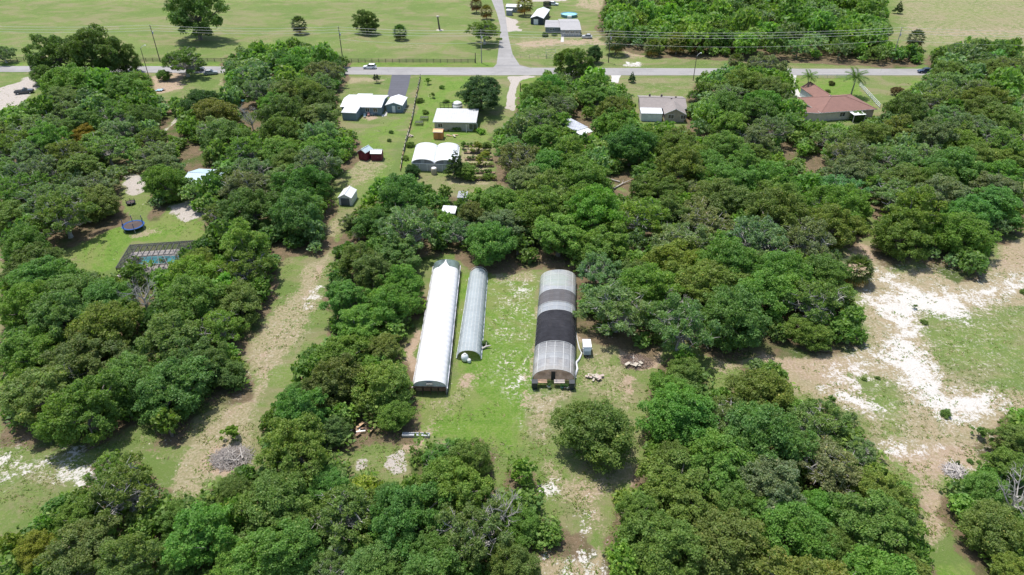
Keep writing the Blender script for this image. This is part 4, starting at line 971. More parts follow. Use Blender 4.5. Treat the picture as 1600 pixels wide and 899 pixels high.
# far homes
A, B = eave(790,10.5,814,11.5,2.4,.2); house('mobile_home', 'grey mobile home with pale roof at the top edge beside the side road', A, B, 5, 2.4, .6, 'gable', plain('grey_siding', (.27,.30,.33), .7), seamed('white_metal_roof', (.80,.81,.82), 0, .42), cat='mobile home', over=.2, windows=[(4.0,1.0,.8,.9)])
A, B = eave(790.5,16,800,16.5,2.3,.1); house('garden_shed', 'tiny white roofed shed in front of the grey mobile home', A, B, 1.8, 2.2, .2, 'shed', plain('grey_siding', (.27,.30,.33), .7), WROOF, cat='shed', over=.1)
NAVY = plain('navy_wall', (.035,.05,.07), .6)
A, B = eave(828.5,28,849.5,29,2.7,.2); dp = depth(838,28,14,2.7,.2)
r_, q, w = house('garden_shed', 'dark navy shed with white gable roof and white door near the round pool', A, B, dp, 2.7, .9, 'gable', NAVY, WROOF, cat='shed', ridge='y', over=.2, door=(1.3,1.9,2.2))
window(q, 1.9, 1.0, .7, .7, r_)
GR = seamed('grey_shingle', (.37,.36,.36), 1, .5, .85, .1, depth=.2); GS = seamed('grey_lap_siding', (.22,.24,.26), 2, .22, .7, .1)
A, B = eave(876,47,908.5,47,2.5,.3); dp = depth(892,47,30,2.5,.3)
r_, q, w = house('house', 'grey house with plain grey shingle roof and screened porch between pool and road', A, B, dp, 2.5, .95, 'gable', GS, GR, over=.3, windows=[(1.6,.9,1.5,1.1),(3.7,.9,1.4,1.1),(5.8,.9,1.2,1.1)])
A2, B2 = eave(851,42.5,878,43,2.4,.3); dp2 = depth(865,43,32,2.4,.3)
house('x', '', A2, B2, dp2, 2.4, .6, 'gable', GS, GR, root=r_, over=.3, windows=[(1.9,1.1,.8,.8),(2.9,1.1,.7,.8)])
MB().box(q(0,-.9,0).x, q(w,0,0).x, q(0,-.9,0).y, q(0,0,0).y-.02, 0, .35).build('porch_deck', plain('deck_grey', (.42,.42,.43), .8), r_)
for k in range(12): MB().box(q(.2+k*(w-.4)/11,-.85,0).x-.04, q(.2+k*(w-.4)/11,-.85,0).x+.04, q(0,-.88,0).y, q(0,-.8,0).y, .35, 1.2).build('baluster', WHITE, r_)
MB().box(q(.1,0,0).x, q(w-.1,0,0).x, q(0,-.9,0).y, q(0,-.8,0).y, 1.2, 1.28).build('rail', WHITE, r_)
# roof under trees, tree shadows painted as dark mottling in the metal
TEAL = plain('teal_wall', (.12,.24,.25), .7)
A, B = eave(899,205,919,199,2.6,.2); r_, q, w = house('cabin', 'teal cabin with dappled grey metal roof half buried in the trees', A, B, 8.5, 2.6, .5, 'shed', TEAL, seamed('tree_dappled_metal', (.46,.48,.54), 0, .42, .5, .35), cat='cabin', over=.2)
MB().sheet([q(-.3,-2.4,2.15), q(w,-2.4,2.15), q(w,-.3,2.5), q(-.3,-.3,2.5)], .08).build('porch_roof', WROOF, r_)
for x in (0, w-.2): MB().bar(q(x,-2.3,0), q(x,-2.3,2.15), .12).build('porch_post', WHITE, r_)
A, B = eave(281,288,337,291,2.6,.3); house('house', 'house with pale blue metal roof showing through the trees above the trampoline', A, B, 8, 2.6, 1.0, 'gable', plain('pale_wall', (.5,.5,.5), .7), seamed('pale_blue_roof', (.43,.55,.62), 0, .42, .45, .15), over=.3)
A, B = eave(689,333,711,334,2.3,.1); house('garden_shed', 'white roofed shed glimpsed among trees behind the long white tunnel', A, B, 2.6, 2.3, .3, 'shed', plain('grey_siding', (.27,.30,.33), .7), WROOF, cat='shed', over=.1)
A, B = eave(714,309,729,309.5,2.3,.1); house('garden_shed', 'flat grey shed roof among trees below the garden beds', A, B, 2.6, 2.3, .2, 'shed', plain('grey_siding', (.27,.30,.33), .7), plain('lead_grey', (.30,.31,.34), .6), cat='shed', over=.1)

# ------------------------------------------------------------------ pools, trampolines
def pool_cage():
    q, w = frame2(G(186,432), G(292,424), 0); dep = G(240,392).y-G(240,428).y
    root = empty('pool_enclosure', q(w/2, dep/2, 0), 'dark screened cage over a patio and pool beside the bright lawn', 'pool enclosure')
    h = 1.9; m = plain('bronze_frame', (.05,.045,.045), .5); scr = plain('insect_screen', (.035,.037,.042), .8, var=.2, alpha=.50)
    MB().hexa([q(-.3,-.3,-.02), q(w+.3,-.3,-.02), q(w+.3,dep+.3,-.02), q(-.3,dep+.3,-.02), q(-.3,-.3,.08), q(w+.3,-.3,.08), q(w+.3,dep+.3,.08), q(-.3,dep+.3,.08)]).build('deck', plain('pool_deck', (.60,.54,.50), .8, var=.08), root)
    # kidney pool: water surface with coping
    ring = []; c = G(247, 407)
    for k in range(28):
        a = 2*math.pi*k/28; rx_, ry_ = 5.4, 1.7+.45*math.cos(a*2+.8)
        ring.append((c.x+rx_*math.cos(a), c.y+.14*rx_*math.cos(a)+ry_*math.sin(a)))
    big = [(c.x+(p[0]-c.x)*1.05, c.y+(p[1]-c.y)*1.13) for p in ring]
    MB().slab(big, .0, .12).build('coping', plain('coping', (.55,.50,.45), .8), root)
    wm, N, L, P = newmat('pool_water'); geo = N.new('ShaderNodeNewGeometry'); n = noise(N, L, .5, 3, .5, geo.outputs['Position'])
    L.new(mix(N, L, ramp(N, L, n, .4, .6), (.03,.30,.34), (.09,.50,.54)), P.inputs['Base Color']); P.inputs['Roughness'].default_value = .08; bump(N, L, noise(N, L, 4, 3, .6, geo.outputs['Position']), .3, .05, P)
    MATS['pool_water'] = wm
    MB().slab(ring, .02, .125).build('water', wm, root)
    # mansard: vertical walls h, sloping in to a flat top
    i_ = 2.2; H2 = 2.7; nb = 8
    c0 = [q(0,0,h), q(w,0,h), q(w,dep,h), q(0,dep,h)]; c1 = [q(i_,i_,H2), q(w-i_,i_,H2), q(w-i_,dep-i_,H2), q(i_,dep-i_,H2)]
    f0 = [q(0,0,.08), q(w,0,.08), q(w,dep,.08), q(0,dep,.08)]
    scr2 = plain('roof_screen', (.035,.037,.042), .8, var=.2, alpha=.20)
    def panel(P, m_=None): b = MB(); b.quad(*P); b.build('screen_panel', m_ or scr, root)
    for k in range(4):
        j = (k+1) % 4; n = nb if k % 2 == 0 else 4
        for s in range(n):
            a, b_ = s/n, (s+1)/n
            panel([f0[k].lerp(f0[j],a), f0[k].lerp(f0[j],b_), c0[k].lerp(c0[j],b_), c0[k].lerp(c0[j],a)])
            panel([c0[k].lerp(c0[j],a), c0[k].lerp(c0[j],b_), c1[k].lerp(c1[j],b_), c1[k].lerp(c1[j],a)])
            MB().bar(f0[k].lerp(f0[j],a), c0[k].lerp(c0[j],a), .08).build('frame_post', m, root)
            MB().bar(c0[k].lerp(c0[j],a), c1[k].lerp(c1[j],a), .08).build('frame_rafter', m, root)
        MB().bar(c0[k], c0[j], .1).build('frame_beam', m, root); MB().bar(c1[k], c1[j], .1).build('frame_beam', m, root)
    for s in range(nb):
        a, b_ = s/nb, (s+1)/nb
        panel([c1[0].lerp(c1[1],a), c1[0].lerp(c1[1],b_), c1[3].lerp(c1[2],b_), c1[3].lerp(c1[2],a)], scr2)
        MB().bar(c1[0].lerp(c1[1],a), c1[3].lerp(c1[2],a), .13).build('frame_beam', m, root)
pool_cage()
def trampoline(px, py, r, h, col, label, net=1.8, netm=None):
    c = G(px, py, h); c.z = 0; root = empty('trampoline', c, label, 'trampoline'); n = 24
    pad = plain('pad_%d' % int(px), col, .5)
    b = MB(); b.lathe(c+Vector((0,0,h-.05)), [(r,0),(r,.1),(r*.8,.1),(r*.8,.02)], n); b.build('pad', pad, root)
    MB().lathe(c+Vector((0,0,h)), [(r*.8,0),(r*.8,.02)], n).build('jumping_mat', plain('jump_mat', (.09,.065,.06), .8), root)
    for k in range(6):
        a = k*math.pi/3; p = c+Vector((math.cos(a)*r*.97, math.sin(a)*r*.97, 0))
        MB().bar(p, p+Vector((0,0,h)), .06).build('leg', STEEL, root)
        MB().bar(p+Vector((0,0,h)), p+Vector((0,0,h+net)), .09).build('net_pole', pad, root)
    b = MB(); 
    for k in range(n):
        a0, a1 = 2*math.pi*k/n, 2*math.pi*(k+1)/n
        p0, p1 = c+Vector((math.cos(a0)*r*.95, math.sin(a0)*r*.95, h)), c+Vector((math.cos(a1)*r*.95, math.sin(a1)*r*.95, h))
        b.quad(p0, p1, p1+Vector((0,0,net)), p0+Vector((0,0,net)))
    b.build('safety_net', netm or plain('black_net', (.02,.02,.025), .9, alpha=.16), root)
trampoline(208, 352, 2.2, .9, (.02,.08,.28), 'blue rimmed trampoline on the lawn above the pool cage', 1.3)
trampoline(855, 9.5, 1.9, .8, (.03,.04,.05), 'black netted trampoline beside the white car near the round pool', 1.9, plain('dense_net', (.02,.03,.035), .9, alpha=.7))
trampoline(204, 316, 1.0, .5, (.01,.015,.03), 'small dark round trampoline under the trees', .5)
c = G(889, 26); r = empty('round_pool', c, 'round above-ground swimming pool with pale blue water behind the grey house', 'pool')
MB().lathe(c, [(3.6,0),(3.6,1.1),(3.75,1.1),(3.75,1.2),(3.4,1.2),(3.4,.95)], 32).build('pool_wall', plain('pool_rim', (.16,.30,.33), .5), r)
MB().lathe(c+Vector((0,0,.9)), [(3.42,0),(3.42,.12)], 32).build('water', plain('pale_pool_water', (.28,.62,.74), .08, var=.08, spec=.6), r)
MB().box(c.x-1.0, c.x+.8, c.y-4.6, c.y-3.7, 0, 1.15).build('deck_steps', WHITE, r)

# ------------------------------------------------------------------ vehicles
def car(px, py, rz, col, label, kind='suv', L_=4.6, W_=1.85, Hh=1.65, name='parked_car', cat='car'):
    p = G(px, py); root = empty(name, (p.x, p.y, .035), label, cat, rz=rz)
    paint_ = plain('paint_%s' % '_'.join(str(int(c*100)) for c in col), col, .25, var=.04, spec=.6)
    l = L_/2; w = W_/2; h = Hh
    sec = [(-l,.45,.75,.82),(-l*.96,.28,h*.56,.93),(-l*.6,.22,h*.60,1),(0,.22,h*.60,1),(l*.45,.22,h*.60,1),(l*.9,.24,h*.52,.93),(l,.35,h*.40,.78)]
    if kind == 'pickup': sec = [(-l,.5,.95,.95),(-l*.9,.35,1.05,1),(0,.3,1.05,1),(l*.5,.3,1.08,1),(l*.92,.32,1.0,.93),(l,.4,.8,.8)]
    def loft(S_, nm, mat):
        b = LB(); 
        for x, z0, z1, f in S_:
            for y, z in ((-w*f*.95,z0),(w*f*.95,z0),(w*f,z0+(z1-z0)*.45),(w*f*.93,z1),(-w*f*.93,z1),(-w*f,z0+(z1-z0)*.45)): b.v.append((x,y,z))
        for i in range(len(S_)-1):
            for k in range(6): k2 = (k+1) % 6; b.f.append((i*6+k, i*6+k2, (i+1)*6+k2, (i+1)*6+k))
        b.f.append(tuple(range(6))[::-1]); b.f.append(tuple((len(S_)-1)*6+k for k in range(6)))
        return b.build(nm, mat, root)
    body = loft(sec, 'body', paint_)
    cb = h*.6 if kind != 'pickup' else 1.05
    x0, x1 = (-l*.92, l*.42) if kind == 'suv' else ((-l*.15, l*.42) if kind == 'pickup' else (-l*.75, l*.4))
    def cab(xa, xb, in0, in1, z0, z1, wi, nm, mat):
        b = LB(); b.hexa([(xa,-w*.9,z0),(xb,-w*.9,z0),(xb,w*.9,z0),(xa,w*.9,z0),(xa+in0,-w*wi,z1),(xb-in1,-w*wi,z1),(xb-in1,w*wi,z1),(xa+in0,w*wi,z1)]); return b.build(nm, mat, root)
    cab(x0, x1, .3, .75, cb-.02, h-.06, .76, 'window', GLASS)
    cab(x0+.32, x1-.78, .05, .08, h-.07, h, .72, 'roof', paint_)
    for sx in (x0+.22, (x0+x1)/2-.1, x1-.42):
        for s in (-1, 1):
            b = LB(); b.hexa([(sx-.05,s*w*.91,cb-.05),(sx+.05,s*w*.91,cb-.05),(sx+.05,s*w*.86,cb-.05),(sx-.05,s*w*.86,cb-.05),(sx-.02,s*w*.78,h-.05),(sx+.08,s*w*.78,h-.05),(sx+.08,s*w*.72,h-.05),(sx-.02,s*w*.72,h-.05)]); b.build('pillar', paint_, root)
    for sx in (-l*.62, l*.62):
        for s in (-1, 1):
            b = LB(); y = s*(w-.08); b.tube([(sx,y-.11,.34),(sx,y+.11,.34)], .34, 14); t = b.build('wheel', plain('tyre', (.02,.02,.02), .8), root)
            b = LB(); y2 = s*(w+.035); b.tube([(sx,y2-.01,.34),(sx,y2+.01,.34)], .19, 10); rr = b.build('rim', STEEL, t)
    for s in (-1, 1):
        LB().box(l*.90, l*.985, s*w*.62-.16, s*w*.62+.16, h*.40, h*.47).build('headlight', plain('lamp_glass', (.75,.75,.72), .1), root)
        LB().box(-l*.985, -l*.94, s*w*.68-.12, s*w*.68+.12, h*.42, h*.52).build('tail_light', plain('tail_red', (.35,.02,.02), .2), root)
    if kind == 'pickup': LB().box(-l*.9, -l*.2, -w*.82, w*.82, 1.04, 1.07).build('load_bed', DARKIN, root)
    return root
car(578, 107.5, math.pi, (.80,.81,.82), 'white suv driving along the main road', 'suv', name='moving_car')
car(917, 60, math.pi*.93, (.45,.45,.46), 'grey hatchback parked on bare ground by the grey house', 'hatch', 4.2)
car(865, 8.5, -.35, (.78,.78,.78), 'white suv parked behind the round pool', 'suv', 4.6)
car(330, 116.5, .25, (.35,.37,.40), 'grey sedan parked beside the main road under the roadside tree', 'sedan', 4.6)
car(309, 110.5, 0.1, (.12,.13,.15), 'dark sedan half hidden under the left roadside tree', 'sedan', 4.5)
car(39, 146, .35, (.06,.06,.07), 'black pickup truck on the pale dirt lot at the left edge', 'pickup', 5.4, name='pickup_truck', cat='pickup truck')
car(1444, 114, math.pi, (.03,.05,.10), 'dark blue sedan on the main road entering the trees at right', 'sedan', name='moving_car')
# small white trailer
p = G(917, 556); r = empty('cargo_trailer', (p.x, p.y, 0), 'small white enclosed trailer parked right of the shade cloth tunnel', 'trailer')
TW = plain('trailer_white', (.78,.79,.80), .4, var=.05)
LB().box(-.62,.62,-.1,1.9,.42,1.75).build('box_body', TW, r); LB().box(-.66,.66,-.06,1.95,1.75,1.83).build('roof', TW, r)
LB().hexa([(-.55,-.45,.5),(.55,-.45,.5),(.62,-.1,.45),(-.62,-.1,.45),(-.5,-.35,1.2),(.5,-.35,1.2),(.62,-.1,1.7),(-.62,-.1,1.7)]).build('nose', plain('trailer_nose', (.42,.50,.54), .3), r)
LB().box(-.76,.76,-.14,-.02,1.45,1.58).build('visor', TW, r)
bb = LB(); bb.bar((-.45,-.2,.42),(0,-1.35,.42),.08); bb.bar((.45,-.2,.42),(0,-1.35,.42),.08); bb.build('tongue', DARKIN, r)
for s in (-1, 1):
    b = LB(); b.tube([(s*.70-.08,1.0,.3),(s*.70+.08,1.0,.3)], .3, 14); t = b.build('wheel', plain('tyre', (.02,.02,.02), .8), r)
LB().box(-.55,.55,-.42,1.8,.30,.42).build('chassis', DARKIN, r)
# white hose / rolled film lying along the shade tunnel
MB().tube([G(x,y)+Vector((0,0,.12)) for x,y in ((900,520),(902,532),(905,545),(909,553),(905,562),(900,568),(902,578),(899,585),(900,592))], [.05,.08,.1,.12,.16,.2,.18,.22,.12], 7).build('rolled_plastic', WHITEF)
tag(bpy.data.objects['rolled_plastic'], 'crumpled strip of white plastic lying along the right side of the shade cloth tunnel', 'plastic sheet')

# ------------------------------------------------------------------ poles, lines, fences
PLACE_ = 0
POLEM = plain('creosote_pole', (.13,.11,.09), .9, var=.25, scale=2); PALEP = plain('weathered_pole', (.34,.31,.28), .9, var=.2, scale=2)
def util_pole(px, py, h, label, mat, arm=True, lean=0.0):
    p = G(px, py); r = empty('utility_pole', (p.x, p.y, 0), label, 'utility pole')
    top = Vector((p.x+lean, p.y, h))
    MB().tube([(p.x,p.y,-.1), tuple(top)], [.17,.11], 8).build('pole', mat, r)
    z = [h-.2, h-1.1, h-2.0]
    for i, zz in enumerate(z):
        s = -1 if i != 1 else 1
        e = Vector((top.x+s*.05, top.y-.5, zz+.12))
        MB().bar((top.x, top.y, zz), e, .07).build('bracket', mat, r)
        MB().lathe(e+Vector((0,0,0)), [(.05,0),(.09,.06),(.05,.12),(.08,.18),(.04,.26)], 8).build('insulator', plain('ceramic', (.62,.62,.58), .3), r)
    c = Vector((top.x+.28, top.y, h-3.1)); MB().lathe(c, [(.2,0),(.22,.1),(.22,.8),(.12,.9)], 10).build('transformer', plain('transformer_grey', (.55,.56,.56), .4), r, True)
    return Vector((top.x-.05, top.y-.5, 0)), h
PT = [util_pole(250,95.5,12.5,'tall dark utility pole leaning at the left end of the wires',POLEM, lean=.0),
      util_pole(536,96,12.0,'dark utility pole above the centre left wood',POLEM),
      util_pole(752.5,99,11.5,'pale utility pole standing against the roadside tree by the crossroads',PALEP),
      util_pole(950.5,98,11.0,'utility pole beside the round bush near the bare sandy patch',POLEM),
      util_pole(1393,97,12.0,'utility pole leaning right at the far right end of the wires',PALEP)]
WIREM = plain('bare_wire', (.66,.66,.62), .4, var=.05)
ext = [(Vector((PT[0][0].x-75, PT[0][0].y+2, 0)), 12.5)]+PT+[(Vector((PT[-1][0].x+90, PT[-1][0].y-2, 0)), 12)]
names = ['off the left edge','over the top left meadow','over the meadow left of the crossroads','over the crossroads','in front of the right woods','off beyond the right end']
for i in range(len(ext)-1):
    (a, ha), (b_, hb) = ext[i], ext[i+1]
    for k, dz in enumerate((.25, 1.15, 2.05, 4.4)):
        if k == 3 and i in (0, 1): continue
        pts = []
        for t in range(13):
            t /= 12; p = a.lerp(b_, t); sag = 4*t*(1-t)*(.012 if k < 3 else .018)*(b_-a).length
            pts.append((p.x, p.y-(.05*k), ha*(1-t)+hb*t-dz+.15-sag+.1))
        o = MB().tube(pts, .034 if k < 3 else .025, 4, cap=False).build('overhead_wire', WIREM)
        tag(o, f"{['top','second','third','lowest'][k]} overhead wire of the span {names[i]}", 'wire', 'overhead wires along the road')
for px, py, h, s, lab in ((232,118,9.0,1,'street lamp on a dark pole over the road at left'),(1083,126,8.0,0,'slender dark pole on the verge in front of the grey-brown roofed house')):
    p = G(px, py); r = empty('street_lamp', (p.x,p.y,0), lab, 'street lamp')
    MB().tube([(p.x,p.y,-.1),(p.x,p.y,h)], [.13,.09], 8).build('pole', POLEM, r)
    MB().tube([(p.x,p.y,h-.3),(p.x+.5,p.y+.3,h+.5),(p.x+1.3,p.y+.7,h+.8)], .05, 6).build('arm', STEEL, r)
    MB().box(p.x+1.1,p.x+1.7,p.y+.5,p.y+.85,h+.72,h+.86).build('lamp_head', WHITE, r)
for px, py, h, lab in ((743,98.5,3.5,'short dark post left of the pale utility pole'),(813,148,3.6,'dark post beside the sandy drive')):
    p = G(px, py); r = empty('wooden_post', (p.x,p.y,0), lab, 'post')
    MB().tube([(p.x,p.y,-.1),(p.x,p.y,h)], [.16,.13], 8).build('post', POLEM, r); MB().lathe((p.x,p.y,h), [(.15,0),(.03,.1)], 8).build('cap', POLEM, r)
# dead palm stump in the meadow
p = G(687, 47); r = empty('dead_palm', (p.x,p.y,0), 'dead palm trunk with bleached top standing alone in the meadow', 'dead tree')
MB().tube([(p.x,p.y,-.1),(p.x-.3,p.y,2.6),(p.x-.5,p.y,5.0)], [.42,.3,.28], 9).build('trunk', POLEM, r)
MB().lathe((p.x-.5,p.y,4.9), [(.35,0),(.75,.25),(.7,.6),(.25,.8)], 9).build('bleached_top', PALETIM, r)
MB().lathe((p.x+.1,p.y-.2,-.02), [(1.6,0),(1.1,.15),(.3,.22)], 12).build('debris_ring', PALETIM, r)
def run(P0, P1, step): n = max(1, int((P1-P0).length/step)); return [P0.lerp(P1, k/n) for k in range(n+1)]
FEN = plain('fence_dark', (.10,.085,.075), .9, var=.25)
def rail_fence(pts, step, h, rails, mat, label, wp=.14, hr=.13, cat='fence', pr=.07):
    P = []; 
    for i in range(len(pts)-1): P += run(pts[i], pts[i+1], step)[:-1]
    P.append(pts[-1]); r = empty('rail_fence', P[0], label, cat)
    for p in P: MB().box(p.x-wp/2,p.x+wp/2,p.y-wp/2,p.y+wp/2,-.05,h).build('post', mat, r)
    for z in rails:
        for i in range(len(pts)-1): MB().bar(pts[i]+Vector((0,-wp/2-pr/2,z)), pts[i+1]+Vector((0,-wp/2-pr/2,z)), pr, hr).build('rail', mat, r)
rail_fence([G(-25,95.5),G(175,96),G(400,97),G(742,98.3)], 2.4, 1.35, (.35,.75,1.2), FEN, 'dark board fence along the far side of the main road, left of the crossroads')
rail_fence([G(800,90.5),G(868,91.5)], 3.0, 1.2, (.6,1.15), plain('wire_fence', (.30,.30,.26), .8), 'thin wire fence right of the crossroads', .09, .03, pr=.03)
r = rail_fence([G(853,83),G(853,91.5),G(868,91.5),G(868,83),G(853,83)], 3.2, 1.3, (.25,1.25), plain('green_grey_rail', (.30,.36,.30), .7), 'small pale rail pen in the grass right of the crossroads', .1, .08, 'pen', .05)
rail_fence([G(1262,122.5),G(1322,122)], 3.0, 1.2, (.3,.7,1.15), plain('pale_rail', (.48,.52,.46), .7), 'pale rail fence along the lawn of the red-brown roofed house', .1, .1, pr=.04)
rail_fence([G(1343,134.5),G(1374,169)], 1.8, 1.25, (.3,.75,1.2), WHITE, 'white vinyl fence running diagonally beside the red-brown roofed house', .14, .14, pr=.05)
rail_fence([G(631,175),G(646,175.5)], 2.4, 1.1, (.3,1.05), plain('pale_rail', (.48,.52,.46), .7), 'short cross fence behind the garage', .08, .05, pr=.04)
# boundary board fence between the two plots
pts = [G(657,122),G(651,150),G(646,178),G(641,200),G(634,225),G(629,248),G(626,268)]
r = empty('board_fence', pts[0], 'weathered pale board fence dividing the mown yard from the garden plot', 'fence')
for i in range(len(pts)-1):
    for a, b_ in zip(run(pts[i], pts[i+1], 2.4)[:-1], run(pts[i], pts[i+1], 2.4)[1:]):
        hh = .75+.4*random.random(); o = (random.random()-.5)*.15
        MB().bar(a+Vector((o,0,hh/2)), b_+Vector((o,0,hh/2)), .09, hh).build('fence_panel', PALETIM if random.random() < .75 else TIMBER, r)
        MB().box(a.x-.08,a.x+.08,a.y-.08,a.y+.08,-.05,1.3).build('post', FEN, r)
# small garden frames near the orange shed
for px, py, lab in ((663,187.5,'black wire garden cage, upper right of the pair'),(655,195,'grey wire garden cage, lower left of the pair')):
    p = G(px, py); r = empty('garden_cage', (p.x,p.y,0), lab, 'garden cage')
    for sx in (-1.1,1.1):
        for sy in (-.9,.9): MB().box(p.x+sx-.05,p.x+sx+.05,p.y+sy-.05,p.y+sy+.05,0,.8).build('post', FEN, r)
    for z in (.4,.8):
        for sy in (-.9,.9): MB().box(p.x-1.1,p.x+1.1,p.y+sy-.04,p.y+sy+.04,z-.03,z+.03).build('rail', FEN, r)
    MB().box(p.x-1.1,p.x+1.1,p.y-.9,p.y+.9,.81,.83).build('netting', plain('cage_net', (.08,.09,.07), .9, alpha=.45), r)

# ------------------------------------------------------------------ brush piles and debris
def brush_pile(px, py, rx_, ry_, h, n, label, mat, seed, name='brush_pile', cat='brush pile'):
    r = random.Random(seed); p = G(px, py); root = empty(name, (p.x,p.y,0), label, cat)
    b = LB()
    for k in range(n):
        a = r.random()*6.28; q = r.random()**.6; x, y = math.cos(a)*rx_*q, math.sin(a)*ry_*q; z = .05+h*(1-q)*r.random()
        d = r.random()*6.28; L_ = .5+1.3*r.random(); dx, dy, dz = math.cos(d)*L_/2, math.sin(d)*L_/2, (r.random()-.4)*.5
        rr = .015+.03*r.random()
        b.tube([(x-dx,y-dy,max(.02,z-dz)),(x+r.gauss(0,.1),y+r.gauss(0,.1),z+.08),(x+dx,y+dy,max(.03,z+dz))], [rr,rr*.8,rr*.4], 4, cap=False)
    o = b.build('twigs', mat, root); o['kind'] = 'stuff'
    for k in range(7):
        a = r.random()*6.28; q = r.random()*.6; x, y = math.cos(a)*rx_*q, math.sin(a)*ry_*q; d = r.random()*6.28; L_ = 1.0+1.4*r.random()
        LB().tube([(x-math.cos(d)*L_/2,y-math.sin(d)*L_/2,h*.5),(x+math.cos(d)*L_/2,y+math.sin(d)*L_/2,h*.75)], [.09,.05], 6).build('branch', DEADW, root)
brush_pile(362,716,2.7,2.0,.9,620,'large grey pile of cut brush at the foot of the strip between the woods',plain('grey_twig',(.40,.36,.33),.9,var=.3),1)
brush_pile(1492,738,1.4,1.3,.9,260,'small bleached brush pile on bare sand at the right edge',plain('bleached_twig',(.56,.52,.50),.9,var=.2),2)
brush_pile(994,566,2.6,1.7,.6,380,'low scatter of brown brush under the trees right of the white trailer',plain('brown_twig',(.30,.22,.17),.9,var=.3),3)
brush_pile(1180,380,.01,.01,.1,1,'x',DEADW,4) if False else None
def boards(px, py, n, spread, label, cols, seed, L0=1.2, name='board_heap', cat='lumber pile'):
    r = random.Random(seed); p = G(px, py); root = empty(name, (p.x,p.y,0), label, cat)
    for k in range(n):
        x, y = r.gauss(0,spread), r.gauss(0,spread*.6); M = Matrix.Translation((x,y,.06+.05*k)) @ Matrix.Rotation(r.random()*3.1, 4, 'Z') @ Matrix.Rotation(r.gauss(0,.07), 4, 'Y')
        L_ = L0*(.6+.8*r.random()); w_ = .08+.16*r.random()
        LB().box(-L_/2,L_/2,-w_,w_,-.025,.025,M).build('board', r.choice(cols), root)
PINKB = plain('pinkish_board', (.44,.35,.31), .8, var=.2)
boards(928,590,11,.5,'heap of pale broken boards on the grass right of the shade cloth tunnel',[PALETIM,PINKB,PALETIM],1,.95)
boards(992,571,12,.7,'scrap boards dumped beside the brown brush right of the trailer',[PINKB,PALETIM,PALETIM],2,.95)
boards(706,213,8,.6,'stack of oddments in the garden right of the orange shed',[PALETIM,TIMBER],3,1.0)
boards(642,214,9,.5,'pinkish lumber heap against the pale board fence',[PINKB,PALETIM],4,1.2)
boards(255,141,9,.9,'scattered lumber and sheets near the roadside at left',[PINKB,TIMBER,PALETIM],5,1.6)
boards(1210,233,8,.8,'rusty scrap heap glimpsed in a gap of the right woods',[plain('rust',(.22,.14,.10),.9,var=.3),TIMBER],6,1.6)
boards(52,135,7,.7,'timber scraps beside the black pickup truck',[TIMBER,PALETIM],7,1.2)
boards(565,672,10,.9,'rusty junk heap in the shade of the strip wood',[plain('rust',(.22,.14,.10),.9,var=.3),TIMBER,PALETIM,WHITE],8,1.1,cat='scrap heap',name='scrap_heap')
def log_beam(px, py, ang, L_, mat, label, cat='beam', w=.25):
    p = G(px, py); r = empty('concrete_beam' if cat == 'beam' else 'fallen_log', (p.x,p.y,0), label, cat, rz=ang)
    return r
p = G(650,681.5); r = empty('trough', (p.x,p.y,0), 'long grey metal trough on bare soil below the white tunnel', 'trough', rz=-.03)
TG = plain('trough_metal', (.42,.44,.46), .5)
LB().box(-1.9,1.9,-.3,-.22,0,.4).build('side_panel', TG, r); LB().box(-1.9,1.9,.22,.3,0,.4).build('side_panel', TG, r)
LB().box(-1.9,-1.82,-.22,.22,0,.4).build('end_panel', TG, r); LB().box(1.82,1.9,-.22,.22,0,.4).build('end_panel', TG, r); LB().box(-1.82,1.82,-.22,.22,.0,.2).build('trough_bed', TG, r)
# fallen grey logs in the gap of the middle wood
for px, py, ang, L_, lab in ((972,290,.75,6.5,'long bleached fallen trunk in the gap of the woods behind the lawn'),(958,283,2.6,3.5,'shorter forked fallen trunk beside the long bleached one'),(760,545,.4,1.6,'short pale log on the lawn beside the grey tunnel')):
    p = G(px, py); r = empty('fallen_log', (p.x,p.y,.2), lab, 'log', 'fallen logs', rz=ang)
    LB().tube([(-L_/2,0,0),(0,.15,.12),(L_/2,-.1,.3)], [.2,.16,.07], 7).build('log', DEADW, r)
    LB().tube([(0,.15,.12),(L_*.2,.7,.6)], [.09,.03], 5).build('branch', DEADW, r)
# sheds' small companions: white propane tank, blue tarp
for px, py, col, lab in ((250,142,(.35,.55,.68),'pale blue tarp spread near the scattered lumber at left'),(103,247,(.75,.76,.78),'white sheet of plastic glimpsed in the far left wood'),(108,481,(.50,.62,.70),'pale blue tarp glimpsed in the left wood'),(379,158,(.15,.50,.52),'turquoise tarp under the roadside trees')):
    p = G(px, py); b = MB(); n = 7; r_ = random.Random(px)
    hts = [[.15+.35*r_.random() for _ in range(n)] for _ in range(n)]
    hz_ = 0 if px not in (103,108) else 3.0
    for i in range(n-1):
        for j in range(n-1):
            b.quad(*[(p.x+(i+a)*.32-1, p.y+(j+c_)*.3-1, hts[i+a][j+c_]+hz_*0) for a, c_ in ((0,0),(1,0),(1,1),(0,1))])
    tag(b.build('tarp', plain('tarp_%d' % px, col, .5)), lab, 'tarp')

